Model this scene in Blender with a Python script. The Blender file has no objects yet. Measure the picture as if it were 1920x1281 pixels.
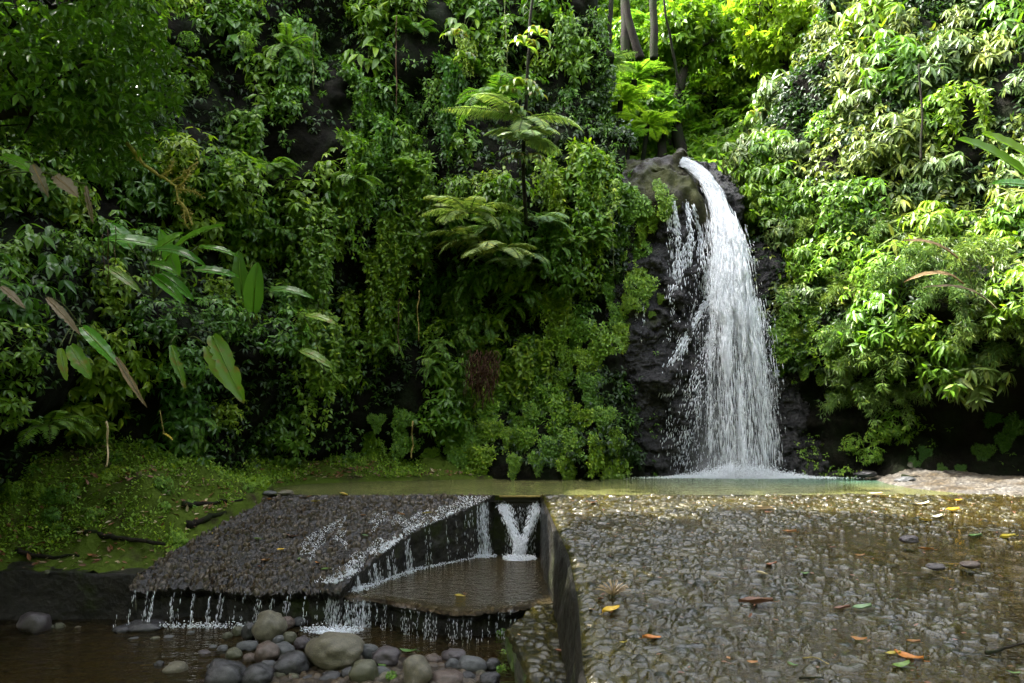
import bpy, math, random
import numpy as np
from mathutils import Vector, Matrix
from mathutils.bvhtree import BVHTree

# ------------------------------------------------------------------ camera, light, exposure
sc = bpy.context.scene
C = sc.collection
random.seed(7)
RNG = np.random.default_rng(11)
F = 1350.0            # focal length in photo pixels (photo is 1920 wide)
CX, HY = 960.0, 780.0 # principal column, horizon row
EYE = np.array([0.0, 0.0, 1.65])
cd = bpy.data.cameras.new("camera"); cam = bpy.data.objects.new("camera", cd); C.objects.link(cam)
cam.location = EYE; cam.rotation_euler = (math.radians(90), 0, 0)
cd.sensor_width = 36; cd.lens = F / 1920 * 36; cd.shift_y = (HY - 640.5) / 1920
cd.clip_start = 0.1; cd.clip_end = 500
sc.camera = cam

SUN = np.array([-0.58, 0.07, 0.81]); SUN /= np.linalg.norm(SUN)
w = bpy.data.worlds.new("World"); sc.world = w; w.use_nodes = True
nt = w.node_tree
sky = nt.nodes.new("ShaderNodeTexSky"); sky.sky_type = 'NISHITA'; sky.sun_disc = False; sky.dust_density = 4.0; sky.ozone_density = 0.4
sky.sun_elevation = math.asin(SUN[2]); sky.sun_rotation = math.atan2(SUN[0], SUN[1])
hs = nt.nodes.new("ShaderNodeHueSaturation"); hs.inputs["Saturation"].default_value = 0.35   # thin bright cloud
nt.links.new(sky.outputs[0], hs.inputs["Color"]); nt.links.new(hs.outputs[0], nt.nodes["Background"].inputs[0])
nt.nodes["Background"].inputs[1].default_value = 0.15
sd = bpy.data.lights.new("sun", 'SUN'); sd.energy = 2.0; sd.angle = math.radians(0.5); sd.color = (1, 0.96, 0.90)
so = bpy.data.objects.new("sun", sd); C.objects.link(so)
so.rotation_euler = Vector(SUN).to_track_quat('Z', 'Y').to_euler(); so.location = (-20, 10, 40)
sc.view_settings.view_transform = 'Standard'; sc.view_settings.look = 'None'
sc.view_settings.exposure = 3.65; sc.view_settings.gamma = 1
sc.cycles.max_bounces = 6; sc.cycles.diffuse_bounces = 3; sc.cycles.glossy_bounces = 2
sc.cycles.transmission_bounces = 3; sc.cycles.transparent_max_bounces = 8
sc.cycles.caustics_reflective = False; sc.cycles.caustics_refractive = False
sc.cycles.sample_clamp_indirect = 4.0
sc.cycles.use_denoising = True

# ------------------------------------------------------------------ numeric helpers
def nrm(a): return a / np.maximum(np.linalg.norm(a, axis=-1, keepdims=True), 1e-9)
def ss(x, a=0.0, b=1.0):
    t = np.clip((np.asarray(x, float) - a) / (b - a), 0, 1); return t * t * (3 - 2 * t)
def hsh(i, j, k, s=0):
    h = (i * 374761393 + j * 668265263 + k * 2147483647 + s * 974711) & 0xffffffff
    h = ((h ^ (h >> 13)) * 1274126177) & 0xffffffff
    h = ((h ^ (h >> 16)) * 2246822519) & 0xffffffff
    return ((h ^ (h >> 15)) & 0xffffff) / float(0xffffff)
def vnoise(P, s=0):
    P = np.asarray(P, float); f = np.floor(P).astype(np.int64); t = P - f; t = t * t * (3 - 2 * t)
    r = 0
    for a in (0, 1):
        for b in (0, 1):
            for c in (0, 1):
                wt = (t[..., 0] if a else 1 - t[..., 0]) * (t[..., 1] if b else 1 - t[..., 1]) * (t[..., 2] if c else 1 - t[..., 2])
                r = r + wt * hsh(f[..., 0] + a, f[..., 1] + b, f[..., 2] + c, s)
    return r * 2 - 1
def fbm(P, o=4, s=0, g=0.5):
    r = 0; a = 1.0; P = np.asarray(P, float)
    for k in range(o):
        r = r + a * vnoise(P, s + k); P = P * 2.03 + 17.1; a *= g
    return r
def ridged(P, o=4, s=0):
    r = 0; a = 1.0; P = np.asarray(P, float)
    for k in range(o):
        r = r + a * (1 - 2 * np.abs(vnoise(P, s + k))); P = P * 2.1 + 9.3; a *= 0.5
    return r
def cells(X, Y, size, s=0, jit=0.85):
    """F1, F2 and id of jittered-grid Voronoi cells"""
    u = X / size; v = Y / size; iu = np.floor(u).astype(np.int64); iv = np.floor(v).astype(np.int64)
    f1 = np.full(u.shape, 9.0); f2 = np.full(u.shape, 9.0); idv = np.zeros(u.shape)
    for a in (-1, 0, 1):
        for b in (-1, 0, 1):
            ci = iu + a; cj = iv + b
            cx = ci + 0.5 + jit * (hsh(ci, cj, 1, s) - 0.5); cy = cj + 0.5 + jit * (hsh(ci, cj, 2, s) - 0.5)
            d = np.hypot(u - cx, v - cy); r = hsh(ci, cj, 3, s)
            m = d < f1
            f2 = np.where(m, f1, np.minimum(f2, d)); idv = np.where(m, r, idv); f1 = np.where(m, d, f1)
    return f1, f2, idv

# ------------------------------------------------------------------ mesh helpers
class Geo:
    """collects copies of small templates; build() makes one mesh"""
    def __init__(s): s.v = []; s.l = []; s.n = []; s.c = 0; s.col = []
    def add(s, V, polys):
        V = np.asarray(V, float); s.v.append(V)
        tot = np.array([len(p) for p in polys]); lo = np.concatenate([np.asarray(p) for p in polys])
        s.l.append(lo + s.c); s.n.append(tot); s.c += len(V)
    def scatter(s, tpl, M, L):
        V, polys = tpl; V = np.asarray(V, float); n = len(L)
        if n == 0: return
        W = np.einsum('nij,vj->nvi', M, V) + np.asarray(L)[:, None, :]
        tot = np.array([len(p) for p in polys]); lo = np.concatenate([np.asarray(p) for p in polys])
        s.v.append(W.reshape(-1, 3)); k = len(V)
        s.l.append((lo[None, :] + (np.arange(n) * k)[:, None] + s.c).ravel()); s.n.append(np.tile(tot, n)); s.c += n * k
    def mesh(s, name, mat=None, smooth=False, col=None):
        me = bpy.data.meshes.new(name)
        V = np.concatenate(s.v); Lp = np.concatenate(s.l).astype(np.int32); N = np.concatenate(s.n).astype(np.int32)
        me.vertices.add(len(V)); me.vertices.foreach_set("co", V.astype(np.float32).ravel())
        me.loops.add(len(Lp)); me.loops.foreach_set("vertex_index", Lp)
        me.polygons.add(len(N)); st = np.concatenate([[0], np.cumsum(N)[:-1]]).astype(np.int32)
        me.polygons.foreach_set("loop_start", st); me.polygons.foreach_set("loop_total", N)
        me.polygons.foreach_set("use_smooth", np.full(len(N), smooth))
        me.update(calc_edges=True); me.validate()
        if mat: me.materials.append(mat)
        return me
def grid(P, name, mat, smooth=True, attrs=None, tree=None, quadmask=None):
    """P: (a,b,3) grid of points -> mesh"""
    a, b = P.shape[:2]; idx = np.arange(a * b).reshape(a, b)
    q = np.stack([idx[:-1, :-1], idx[1:, :-1], idx[1:, 1:], idx[:-1, 1:]], -1).reshape(-1, 4)
    if quadmask is not None: q = q[quadmask.reshape(-1)]
    me = bpy.data.meshes.new(name)
    me.vertices.add(a * b); me.vertices.foreach_set("co", P.astype(np.float32).ravel())
    me.loops.add(q.size); me.loops.foreach_set("vertex_index", q.astype(np.int32).ravel())
    me.polygons.add(len(q)); me.polygons.foreach_set("loop_start", (np.arange(len(q)) * 4).astype(np.int32))
    me.polygons.foreach_set("loop_total", np.full(len(q), 4, np.int32))
    me.polygons.foreach_set("use_smooth", np.full(len(q), smooth))
    me.update(calc_edges=True); me.materials.append(mat)
    for k, A in (attrs or {}).items():
        at = me.attributes.new(k, 'FLOAT', 'POINT'); at.data.foreach_set("value", A.astype(np.float32).ravel())
    if tree is not None: tree.append((P.reshape(-1, 3), q))
    return me
def ob(name, me, parent=None, loc=None):
    o = bpy.data.objects.new(name, me); C.objects.link(o)
    if parent: o.parent = parent
    if loc is not None: o.location = loc
    return o
def tag(o, label=None, cat=None, group=None, kind=None):
    if label: o['label'] = label
    if cat: o['category'] = cat
    if group: o['group'] = group
    if kind: o['kind'] = kind
    return o
def structure(name, me, label=None): return tag(ob(name, me), label, None, None, 'structure')
def tube(g, pts, radii, sides=5):
    pts = np.asarray(pts, float); n = len(pts); radii = np.broadcast_to(radii, n)
    T = nrm(np.gradient(pts, axis=0)); up = np.array([0.13, 0.31, 0.94])
    X = nrm(np.cross(T, up)); Z = np.cross(X, T)
    a = np.linspace(0, 2 * np.pi, sides, endpoint=False)
    V = pts[:, None] + radii[:, None, None] * (np.cos(a)[None, :, None] * X[:, None] + np.sin(a)[None, :, None] * Z[:, None])
    P = []
    for i in range(n - 1):
        for j in range(sides):
            k = (j + 1) % sides; P.append([i * sides + j, i * sides + k, (i + 1) * sides + k, (i + 1) * sides + j])
    P.append(list(range(sides))[::-1]); P.append([(n - 1) * sides + j for j in range(sides)])
    g.add(V.reshape(-1, 3), P)
def curve(pts, n):
    """smooth Catmull-Rom through pts"""
    P = np.asarray(pts, float); P = np.vstack([2 * P[0] - P[1], P, 2 * P[-1] - P[-2]]); out = []
    m = len(P) - 3
    for t in np.linspace(0, m - 1e-6, n):
        i = int(t); f = t - i; p0, p1, p2, p3 = P[i:i + 4]
        out.append(0.5 * (2 * p1 + (p2 - p0) * f + (2 * p0 - 5 * p1 + 4 * p2 - p3) * f * f + (3 * p1 - p0 - 3 * p2 + p3) * f ** 3))
    return np.array(out)

# ------------------------------------------------------------------ materials
def new_mat(name):
    m = bpy.data.materials.new(name); m.use_nodes = True; nt = m.node_tree
    return m, nt, nt.nodes["Principled BSDF"], nt.nodes["Material Output"]
def node(nt, t, **kw):
    n = nt.nodes.new(t)
    for k, v in kw.items(): setattr(n, k, v)
    return n
def noise(nt, scale, detail=4, vec=None, rough=0.55):
    n = node(nt, "ShaderNodeTexNoise"); n.inputs["Scale"].default_value = scale; n.inputs["Detail"].default_value = detail
    n.inputs["Roughness"].default_value = rough
    if vec is not None: nt.links.new(vec, n.inputs["Vector"])
    return n
def ramp(nt, src, stops):
    r = node(nt, "ShaderNodeValToRGB"); e = r.color_ramp.elements
    while len(e) < len(stops): e.new(0.5)
    for i, (p, c) in enumerate(stops): e[i].position = p; e[i].color = (*c, 1)
    nt.links.new(src, r.inputs[0]); return r
def mixc(nt, f, a, b, mode='MIX'):
    m = node(nt, "ShaderNodeMix", data_type='RGBA', blend_type=mode)
    for s, v in ((m.inputs[0], f), (m.inputs[6], a), (m.inputs[7], b)):
        if hasattr(v, 'links'): nt.links.new(v, s)
        else: s.default_value = v if not isinstance(v, tuple) else (*v, 1)
    return m.outputs[2]
def bump(nt, h, strength, dist, chain=None):
    b = node(nt, "ShaderNodeBump"); b.inputs["Strength"].default_value = strength; b.inputs["Distance"].default_value = dist
    nt.links.new(h, b.inputs["Height"])
    if chain is not None: nt.links.new(chain, b.inputs["Normal"])
    return b.outputs[0]
def geopos(nt): return node(nt, "ShaderNodeNewGeometry").outputs["Position"]
def leaf_mat(name, c, c2=None, trans=0.3, rough=0.36, tcol=None, spec=0.32, blotch=None):
    """leaf green with per-leaf and per-plant variation, light passing through the blade"""
    m, nt, b, out = new_mat(name); L = nt.links
    g = node(nt, "ShaderNodeNewGeometry"); oi = node(nt, "ShaderNodeObjectInfo")
    c2 = c2 or (c[0] * 1.9, c[1] * 1.45, c[2] * 1.1)
    dk = tuple(x * 0.55 for x in c)
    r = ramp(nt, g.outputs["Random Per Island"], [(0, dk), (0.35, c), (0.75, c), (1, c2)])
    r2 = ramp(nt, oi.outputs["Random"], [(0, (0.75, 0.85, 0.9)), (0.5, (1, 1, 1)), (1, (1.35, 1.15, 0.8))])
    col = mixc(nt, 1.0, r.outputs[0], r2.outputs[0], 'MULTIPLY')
    if blotch:
        n = noise(nt, 5.0, 3); L.new(node(nt, "ShaderNodeTexCoord").outputs["Object"], n.inputs["Vector"])
        f = ramp(nt, n.outputs[0], [(0.5, (0, 0, 0)), (0.62, (1, 1, 1))])
        col = mixc(nt, f.outputs[0], col, blotch)
    L.new(col, b.inputs["Base Color"]); b.inputs["Roughness"].default_value = rough
    b.inputs["Specular IOR Level"].default_value = spec
    t = node(nt, "ShaderNodeBsdfTranslucent")
    tc = tcol or (2.0, 2.2, 0.8)
    L.new(mixc(nt, 1.0, col, tc, 'MULTIPLY'), t.inputs[0])
    mx = node(nt, "ShaderNodeMixShader"); mx.inputs[0].default_value = trans
    L.new(b.outputs[0], mx.inputs[1]); L.new(t.outputs[0], mx.inputs[2]); L.new(mx.outputs[0], out.inputs[0])
    return m
M = {}
M['deep'] = leaf_mat('leaf_deep_green', (0.046, 0.115, 0.014), rough=0.34)
M['mid'] = leaf_mat('leaf_mid_green', (0.088, 0.175, 0.014), rough=0.36)
M['backlit'] = leaf_mat('leaf_painted_backlight', (0.12, 0.22, 0.022), rough=0.4, trans=0.45, tcol=(1.7, 1.9, .9))  # lighter green puts sun into gorge leaves that stand in shade
M['fresh'] = leaf_mat('leaf_fresh_green', (0.12, 0.21, 0.02), rough=0.38)
M['cool'] = leaf_mat('leaf_cool_green', (0.072, 0.16, 0.022), rough=0.34)
M['pale'] = leaf_mat('leaf_pale_green', (0.085, 0.135, 0.032), rough=0.34, trans=0.2, tcol=(1.5, 1.6, 0.9))
M['shade'] = leaf_mat('leaf_painted_shade', (0.016, 0.042, 0.006), rough=0.42)  # near-black green paints the shade between the shrubs
M['lime'] = leaf_mat('leaf_lime_green', (0.12, 0.21, 0.022), rough=0.36, trans=0.3, tcol=(1.7, 1.8, 0.9))
M['bamboo'] = leaf_mat('bamboo_green', (0.085, 0.15, 0.03), rough=0.36, trans=0.2, tcol=(1.6, 1.7, 0.9))
M['fern'] = leaf_mat('fern_green', (0.085, 0.175, 0.02), rough=0.5, trans=0.3)
M['fernpale'] = leaf_mat('fern_pale_green', (0.16, 0.24, 0.10), rough=0.5, trans=0.25)
M['paddle'] = leaf_mat('paddle_leaf_green', (0.08, 0.22, 0.02), rough=0.26, trans=0.35)
M['paddleold'] = leaf_mat('paddle_leaf_yellowing', (0.10, 0.19, 0.015), rough=0.4, trans=0.3, blotch=(0.16, 0.13, 0.02))
M['strap'] = leaf_mat('strap_leaf_green', (0.08, 0.15, 0.03), rough=0.35, blotch=(0.17, 0.14, 0.04))
M['creep'] = leaf_mat('creeper_green', (0.115, 0.22, 0.02), rough=0.4, trans=0.25)
M['moss'] = leaf_mat('ground_cover_green', (0.13, 0.22, 0.015), rough=0.6, trans=0.25)
M['dead'] = leaf_mat('dried_leaf', (0.14, 0.105, 0.06), (0.24, 0.19, 0.12), rough=0.6, trans=0.15, tcol=(1, 1, 1))
for nme, c in dict(yellow=(0.38, 0.28, 0.03), orange=(0.26, 0.11, 0.025), brown=(0.16, 0.07, 0.035), tan=(0.42, 0.30, 0.17),
                   green=(0.08, 0.15, 0.035), cream=(0.38, 0.34, 0.22), rust=(0.17, 0.065, 0.03), palegreen=(0.20, 0.27, 0.13)).items():
    M['fall_' + nme] = leaf_mat('fallen_leaf_' + nme, c, tuple(min(1, x * 1.15) for x in c), trans=0.12, rough=0.4, tcol=(1, 1, 1))

def bark_mat(name, c1, c2, moss=None):
    m, nt, b, out = new_mat(name); p = geopos(nt)
    n = noise(nt, 9, 6, p); r = ramp(nt, n.outputs[0], [(0.3, c1), (0.7, c2)]); col = r.outputs[0]
    if moss:
        n2 = noise(nt, 2.2, 4, p); f = ramp(nt, n2.outputs[0], [(0.45, (0, 0, 0)), (0.6, (1, 1, 1))])
        col = mixc(nt, f.outputs[0], col, moss)
    nt.links.new(col, b.inputs["Base Color"]); b.inputs["Roughness"].default_value = 0.8; b.inputs["Specular IOR Level"].default_value = 0.1
    nt.links.new(bump(nt, noise(nt, 25, 6, p).outputs[0], 0.6, 0.03), b.inputs["Normal"])
    return m
M['bark'] = bark_mat('bark_dark', (0.005, 0.004, 0.003), (0.018, 0.014, 0.010), (0.010, 0.014, 0.004))
M['stem'] = bark_mat('green_stem', (0.04, 0.06, 0.02), (0.10, 0.11, 0.04))
M['deadwood'] = bark_mat('mossy_dead_wood', (0.11, 0.09, 0.03), (0.26, 0.20, 0.06))
M['branch'] = bark_mat('branch_painted_lit', (0.22, 0.18, 0.05), (0.45, 0.36, 0.11))  # lit copy of the dead wood, yellow light put into the colour
M['root'] = bark_mat('red_brown_roots', (0.03, 0.015, 0.009), (0.08, 0.042, 0.025))

def rock_mat(name, c1, c2, rough=0.3, moss=None, mosspos=(0.5, 0.6), bs=0.7, sc_=3.0, zmoss=None):
    m, nt, b, out = new_mat(name); p = geopos(nt)
    n = noise(nt, sc_, 8, p, 0.65); col = ramp(nt, n.outputs[0], [(0.3, c1), (0.7, c2)]).outputs[0]
    if moss:
        n2 = noise(nt, 0.9, 7, p, 0.7); f = ramp(nt, n2.outputs[0], [(mosspos[0], (0, 0, 0)), (mosspos[1], (1, 1, 1))])
        col = mixc(nt, f.outputs[0], col, moss)
        r = ramp(nt, f.outputs[0], [(0, (rough,) * 3), (1, (0.8,) * 3)]); nt.links.new(r.outputs[0], b.inputs["Roughness"])
    else: b.inputs["Roughness"].default_value = rough
    nt.links.new(col, b.inputs["Base Color"])
    v = node(nt, "ShaderNodeTexVoronoi"); v.inputs["Scale"].default_value = 9; nt.links.new(p, v.inputs["Vector"])
    b1 = bump(nt, v.outputs["Distance"], bs * 0.5, 0.06)
    nt.links.new(bump(nt, noise(nt, 22, 8, p, 0.7).outputs[0], bs, 0.05, b1), b.inputs["Normal"])
    return m
M['wetrock'] = rock_mat('wet_black_rock', (0.004, 0.004, 0.004), (0.024, 0.022, 0.021), 0.17, (0.02, 0.023, 0.006), (0.60, 0.70), bs=1.0)
M['wetrock'].node_tree.nodes['Principled BSDF'].inputs['Specular IOR Level'].default_value = 0.32
M['liprock'] = rock_mat('mossy_lip_rock', (0.006, 0.005, 0.004), (0.026, 0.021, 0.012), 0.4, (0.028, 0.030, 0.008), (0.42, 0.56))
M['liprock'].node_tree.nodes['Principled BSDF'].inputs['Specular IOR Level'].default_value = 0.15
M['cliff'] = rock_mat('cliff_soil_with_shade', (0.002, 0.002, 0.0015), (0.008, 0.007, 0.004), 0.9, (0.005, 0.008, 0.002), (0.45, 0.6))  # dark soil, taken near black to paint shade in the plant gaps
M['bank'] = rock_mat('bank_soil', (0.008, 0.006, 0.004), (0.03, 0.02, 0.012), 0.75, (0.05, 0.075, 0.008), (0.34, 0.48), sc_=2)
M['gorge'] = rock_mat('hill_soil', (0.04, 0.06, 0.02), (0.09, 0.12, 0.03), 0.8)

# ------------------------------------------------------------------ terrain
TREE = []
def plan(pts, n):
    P = curve(pts, n); T = nrm(np.gradient(P, axis=0)); N = np.stack([-T[:, 1], T[:, 0]], -1)
    return P, N
# left wall: from left of the camera round the pool to the gorge above the fall
Lp = [(-11, 0), (-10.8, 6), (-10.2, 9.5), (-9.2, 13), (-7.7, 15.9), (-5.7, 17.9), (-3.6, 18.9), (-1, 19.35), (1.5, 19.5), (2.9, 19.7), (3.4, 20.4), (3.1, 22.5), (2.4, 26), (1.2, 33)]
nS, nZ = 420, 190
P2, N2 = plan(Lp, nS)      # N2 points to the left of travel = away from the pool
Z = np.linspace(-1.5, 16.5, nZ)
S3, Z3 = np.meshgrid(np.arange(nS), Z, indexing='ij')
bx = P2[:, 0][:, None]; by = P2[:, 1][:, None]
leftness = 1 - ss(bx, -7.5, -4.0) * (by > 10)          # 1 on the near left, 0 along the back wall
off = 0.10 * np.maximum(Z3 - 1, 0)
off = off - leftness * 1.7 * np.exp(-((Z3 - 3.4) / 1.7) ** 2) + leftness * 0.10 * np.maximum(Z3 - 5, 0)
off = off - (1 - leftness) * 0.5 * np.exp(-((Z3 - 8.5) / 2.5) ** 2) + (1 - leftness) * 0.4 * np.exp(-((Z3 - 5.0) / 1.0) ** 2)
Q = np.stack([bx + 0 * Z3, by + 0 * Z3, Z3], -1)
off = off + 0.80 * fbm(Q * 0.42, 4, 3) + 0.16 * fbm(Q * 2.1, 3, 9)
PL = np.stack([bx + N2[:, 0][:, None] * off, by + N2[:, 1][:, None] * off, Z3 + 0.15 * fbm(Q * 1.3, 3, 21)], -1)
for k_ in ('cliff', 'bank', 'gorge'): M[k_].node_tree.nodes['Principled BSDF'].inputs['Specular IOR Level'].default_value = 0.08
structure('cliff', grid(PL, 'cliff', M['cliff'], tree=TREE), 'tall dark cliff hung with jungle plants left of the waterfall')
# plateau behind the left wall top
PT = np.stack([np.stack([PL[:, -1, 0] + N2[:, 0] * d, PL[:, -1, 1] + N2[:, 1] * d, PL[:, -1, 2] + 0.35 * d], -1) for d in (0, 2, 5, 12)], 1)
structure('hill', grid(PT, 'hill', M['cliff']), 'sloping ground above the left cliff')

# right wall
Rp = [(9.2, 36), (8.0, 27), (6.9, 22.9), (6.95, 21.4), (7.75, 20.3), (8.8, 19.4), (9.7, 18.6), (10.8, 17.9), (12.3, 17.0), (13.8, 15.4), (14.6, 13), (15.2, 8), (15.2, 0)]
P2r, N2r = plan(Rp, nS)
bx = P2r[:, 0][:, None]; by = P2r[:, 1][:, None]
Q = np.stack([bx + 0 * Z3, by + 0 * Z3, Z3], -1)
rt = ss(bx, 8.6, 10.6) * (by < 20)
off = 0.30 * np.maximum(Z3 - 4.5, 0) - rt * 1.9 * np.exp(-((Z3 - 4.3) / 1.5) ** 2) + rt * 0.7 * np.exp(-((Z3 - 1.6) / 1.2) ** 2)
off = off - 0.9 * (1 - rt) * np.exp(-((Z3 - 9) / 2.5) ** 2) * (by < 24)
off = off + 0.45 * fbm(Q * 0.5, 4, 43) + 0.15 * fbm(Q * 2.1, 3, 49)
PR = np.stack([bx + N2r[:, 0][:, None] * off, by + N2r[:, 1][:, None] * off, Z3 + 0.15 * fbm(Q * 1.3, 3, 51)], -1)
structure('hillside', grid(PR, 'hillside', M['cliff'], tree=TREE), 'steep hillside right of the waterfall under sunlit bushes')
PT = np.stack([np.stack([PR[:, -1, 0] + N2r[:, 0] * d, PR[:, -1, 1] + N2r[:, 1] * d, PR[:, -1, 2] + 0.5 * d], -1) for d in (0, 2, 5, 12)], 1)
structure('hill', grid(PT, 'hill', M['cliff']), 'sloping ground above the right hillside')

# rock face under the fall
xs = np.arange(2.6, 9.6, 0.035); zs = np.arange(-1.2, 9.9, 0.035)
X3, Z3r = np.meshgrid(xs, zs, indexing='ij'); Q = np.stack([X3, 0 * X3, Z3r], -1)
lipz = 7.7 - 0.5 * ss(X3, 5.0, 3.0) + 0.5 * ss(X3, 6.0, 7.5)
Yr = 20.0 + 1.15 * np.maximum(Z3r - lipz, 0) ** 1.15 - 0.35 * np.exp(-((X3 - 4.4) / 1.3) ** 2) - 0.5 * ss(Z3r, 1.3, -0.3) + 0.05 * Z3r
Yr += 0.5 * np.exp(-((X3 - 6.4) / 0.7) ** 2) * ss(Z3r, 8.5, 6)
Yr += 1.6 * ss(X3, 6.5, 7.1) * ss(Z3r, 6.2, 8.0)
Yr += 0.30 * fbm(Q * [0.6, 1, 0.5], 3, 61) + 0.20 * ridged(Q * [1.5, 1, 1.2] + 0.4 * fbm(Q, 2, 5)[..., None], 5, 63) * (0.5 + 0.5 * ss(X3, 3, 4.5))
Yr -= 0.10 * np.floor(2.5 * fbm(Q * [0.8, 1, 1.7], 3, 71)) * 0.6
Yr += 0.05 * ridged(Q * [5, 1, 6] + 0.5, 3, 66) + 0.03 * vnoise(Q * [16, 1, 18], 67)
PW = np.stack([X3, Yr, Z3r], -1)
structure('rock_face', grid(PW, 'rock_face', M['wetrock'], smooth=True, tree=TREE), 'wet black rock face behind and beside the waterfall')
# mossy lip shelf and stream bed above
xs = np.arange(2.4, 6.0, 0.05); v = np.linspace(0, 1, 60); X3, V3 = np.meshgrid(xs, v, indexing='ij')
Yl = 19.75 + 1.9 * V3 - 0.25 * np.exp(-((X3 - 4.4) / 1.3) ** 2); Q = np.stack([X3, Yl, 0 * X3], -1)
Zl = 7.35 + 2.0 * V3 ** 0.8 - 0.35 * ss(X3, 4.0, 2.6) - 1.0 * ss(X3, 5.0, 5.9) + 0.13 * ridged(Q * 1.4, 4, 81)
Zl -= 1.6 * ss(V3, 0.25, 0) ** 1.2
Yl = Yl + 1.3 * ss(V3, 0.2, 0) + 0.35 * fbm(np.stack([X3 * 1.2, V3 * 3, 0 * X3], -1), 4, 83)
structure('rock_shelf', grid(np.stack([X3, Yl, Zl], -1), 'rock_shelf', M['liprock'], tree=TREE), 'brown mossy rock shelf at the lip of the waterfall')
xs = np.linspace(-8, 22, 90); ys = np.linspace(21.2, 60, 110); X3, Y3 = np.meshgrid(xs, ys, indexing='ij')
Q = np.stack([X3, Y3, 0 * X3], -1)
Zg = 8.8 + 0.10 * (Y3 - 21) + 0.50 * np.maximum(Y3 - 27, 0) * (1 - 0.5 * ss(Y3, 36, 50)) + 0.5 * fbm(Q * 0.4, 4, 91) + 0.05 * (X3 - 5) ** 2 * ss(Y3, 24, 34)
Zg = np.where(Y3 < 24.5, np.minimum(Zg, 7.8 + 0.5 * (Y3 - 21.2)), Zg)
structure('hill', grid(np.stack([X3, Y3, Zg], -1), 'hill', M['gorge'], tree=TREE), 'overgrown valley slope far behind the top of the waterfall')
X3, Y3 = np.meshgrid(np.linspace(-34, 34, 70), np.linspace(-34, -5, 40), indexing='ij'); Q = np.stack([X3, Y3, 0 * X3], -1)
structure('hill', grid(np.stack([X3, Y3, -2 + 1.1 * (-5 - Y3) + 2.0 * fbm(Q * 0.3, 4, 95)], -1), 'hill', M['gorge']), 'unseen slope added behind the viewpoint to block low sky')  # added out of view to cut frontal light from the low sky
# ground sheet under everything
g = Geo(); g.add([(-150, -150, -2.2), (150, -150, -2.2), (150, 150, -2.2), (-150, 150, -2.2)], [[0, 1, 2, 3]])
structure('ground', g.mesh('ground', M['bank']), 'dark soil ground sheet under the valley')

# ------------------------------------------------------------------ left bank
B = np.array([(-6.25, 11.5), (-6.15, 11.9), (-5.1, 15), (-5.45, 16.4), (-5.1, 17.4), (-3.6, 18.15), (-1, 18.75), (2.5, 19.2)])
def seg_dist(X, Y):
    best = np.full(X.shape, 1e9); sg = np.zeros(X.shape)
    for (a, b) in zip(B[:-1], B[1:]):
        d = b - a; L2 = d @ d; t = np.clip(((X - a[0]) * d[0] + (Y - a[1]) * d[1]) / L2, 0, 1)
        qx = a[0] + t * d[0]; qy = a[1] + t * d[1]; dd = np.hypot(X - qx, Y - qy)
        s = np.sign(d[0] * (Y - a[1]) - d[1] * (X - a[0])); m = dd < best
        best = np.where(m, dd, best); sg = np.where(m, s, sg)
    return best * sg
def bank_z(X, Y):
    d = seg_dist(X, Y); hb = -1.03 * ss(15 - Y, 0, 3.4); Q = np.stack([X, Y, 0 * X], -1)
    fr = ss(Y, 12.1, 13.6)
    z = hb + np.where(d > 0, (0.06 + 0.36 * np.maximum(d, 0) ** 0.95) * fr, -0.5 * ss(-d, 0, 0.3))
    z += 0.60 * np.exp(-(((X + 6.75) / 0.5) ** 2 + ((Y - 13.4) / 0.55) ** 2)) * (d > 0)
    return z + (0.17 * fbm(Q * 1.1, 4, 101) + 0.08 * fbm(Q * 3.2, 3, 103) + 0.04 * fbm(Q * 7, 3, 105)) * ss(d, 0, 0.7)
xs = np.arange(-13, 3, 0.055); ys = np.arange(11.75, 20.6, 0.055); X3, Y3 = np.meshgrid(xs, ys, indexing='ij')
kb = (seg_dist(X3, Y3) > -0.7)
structure('bank', grid(np.stack([X3, Y3, bank_z(X3, Y3)], -1), 'bank', M['bank'], tree=TREE, quadmask=kb[:-1, :-1] & kb[1:, 1:]), 'green overgrown earth bank left of the pool')

# ------------------------------------------------------------------ cobbles, ramp, channel
def cobble_mat(name, film=False):
    m, nt, b, out = new_mat(name); L = nt.links; p = geopos(nt)
    a = node(nt, "ShaderNodeAttribute", attribute_name="joint"); i = node(nt, "ShaderNodeAttribute", attribute_name="cid")
    st = ramp(nt, i.outputs["Fac"], [(0, (0.006, 0.007, 0.006)), (0.35, (0.020, 0.021, 0.015)), (0.6, (0.011, 0.013, 0.013)), (0.8, (0.028, 0.024, 0.011)), (1, (0.052, 0.051, 0.037))])
    n = noise(nt, 30, 5, p); st2 = mixc(nt, 0.6, st.outputs[0], ramp(nt, n.outputs[0], [(0.3, (0.5, 0.5, 0.5)), (0.7, (1.3, 1.3, 1.3))]).outputs[0], 'MULTIPLY')
    n2 = noise(nt, 1.3, 5, p); mo = ramp(nt, n2.outputs[0], [(0.35, (0.016, 0.013, 0.0015)), (0.65, (0.050, 0.040, 0.004))])
    al = ramp(nt, noise(nt, 3.5, 5, p).outputs[0], [(0.40, (0, 0, 0)), (0.62, (0.75, 0.75, 0.75))])
    st3 = mixc(nt, al.outputs[0], st2, mo.outputs[0])
    f = ramp(nt, a.outputs["Fac"], [(0.05, (1, 1, 1)), (0.42, (0, 0, 0))])
    L.new(mixc(nt, f.outputs[0], st3, mo.outputs[0]), b.inputs["Base Color"])
    b.inputs["Roughness"].default_value = 0.13; b.inputs["Specular IOR Level"].default_value = 0.42
    L.new(bump(nt, noise(nt, 45, 5, p).outputs[0], 0.5, 0.02), b.inputs["Normal"])
    return m
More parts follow.
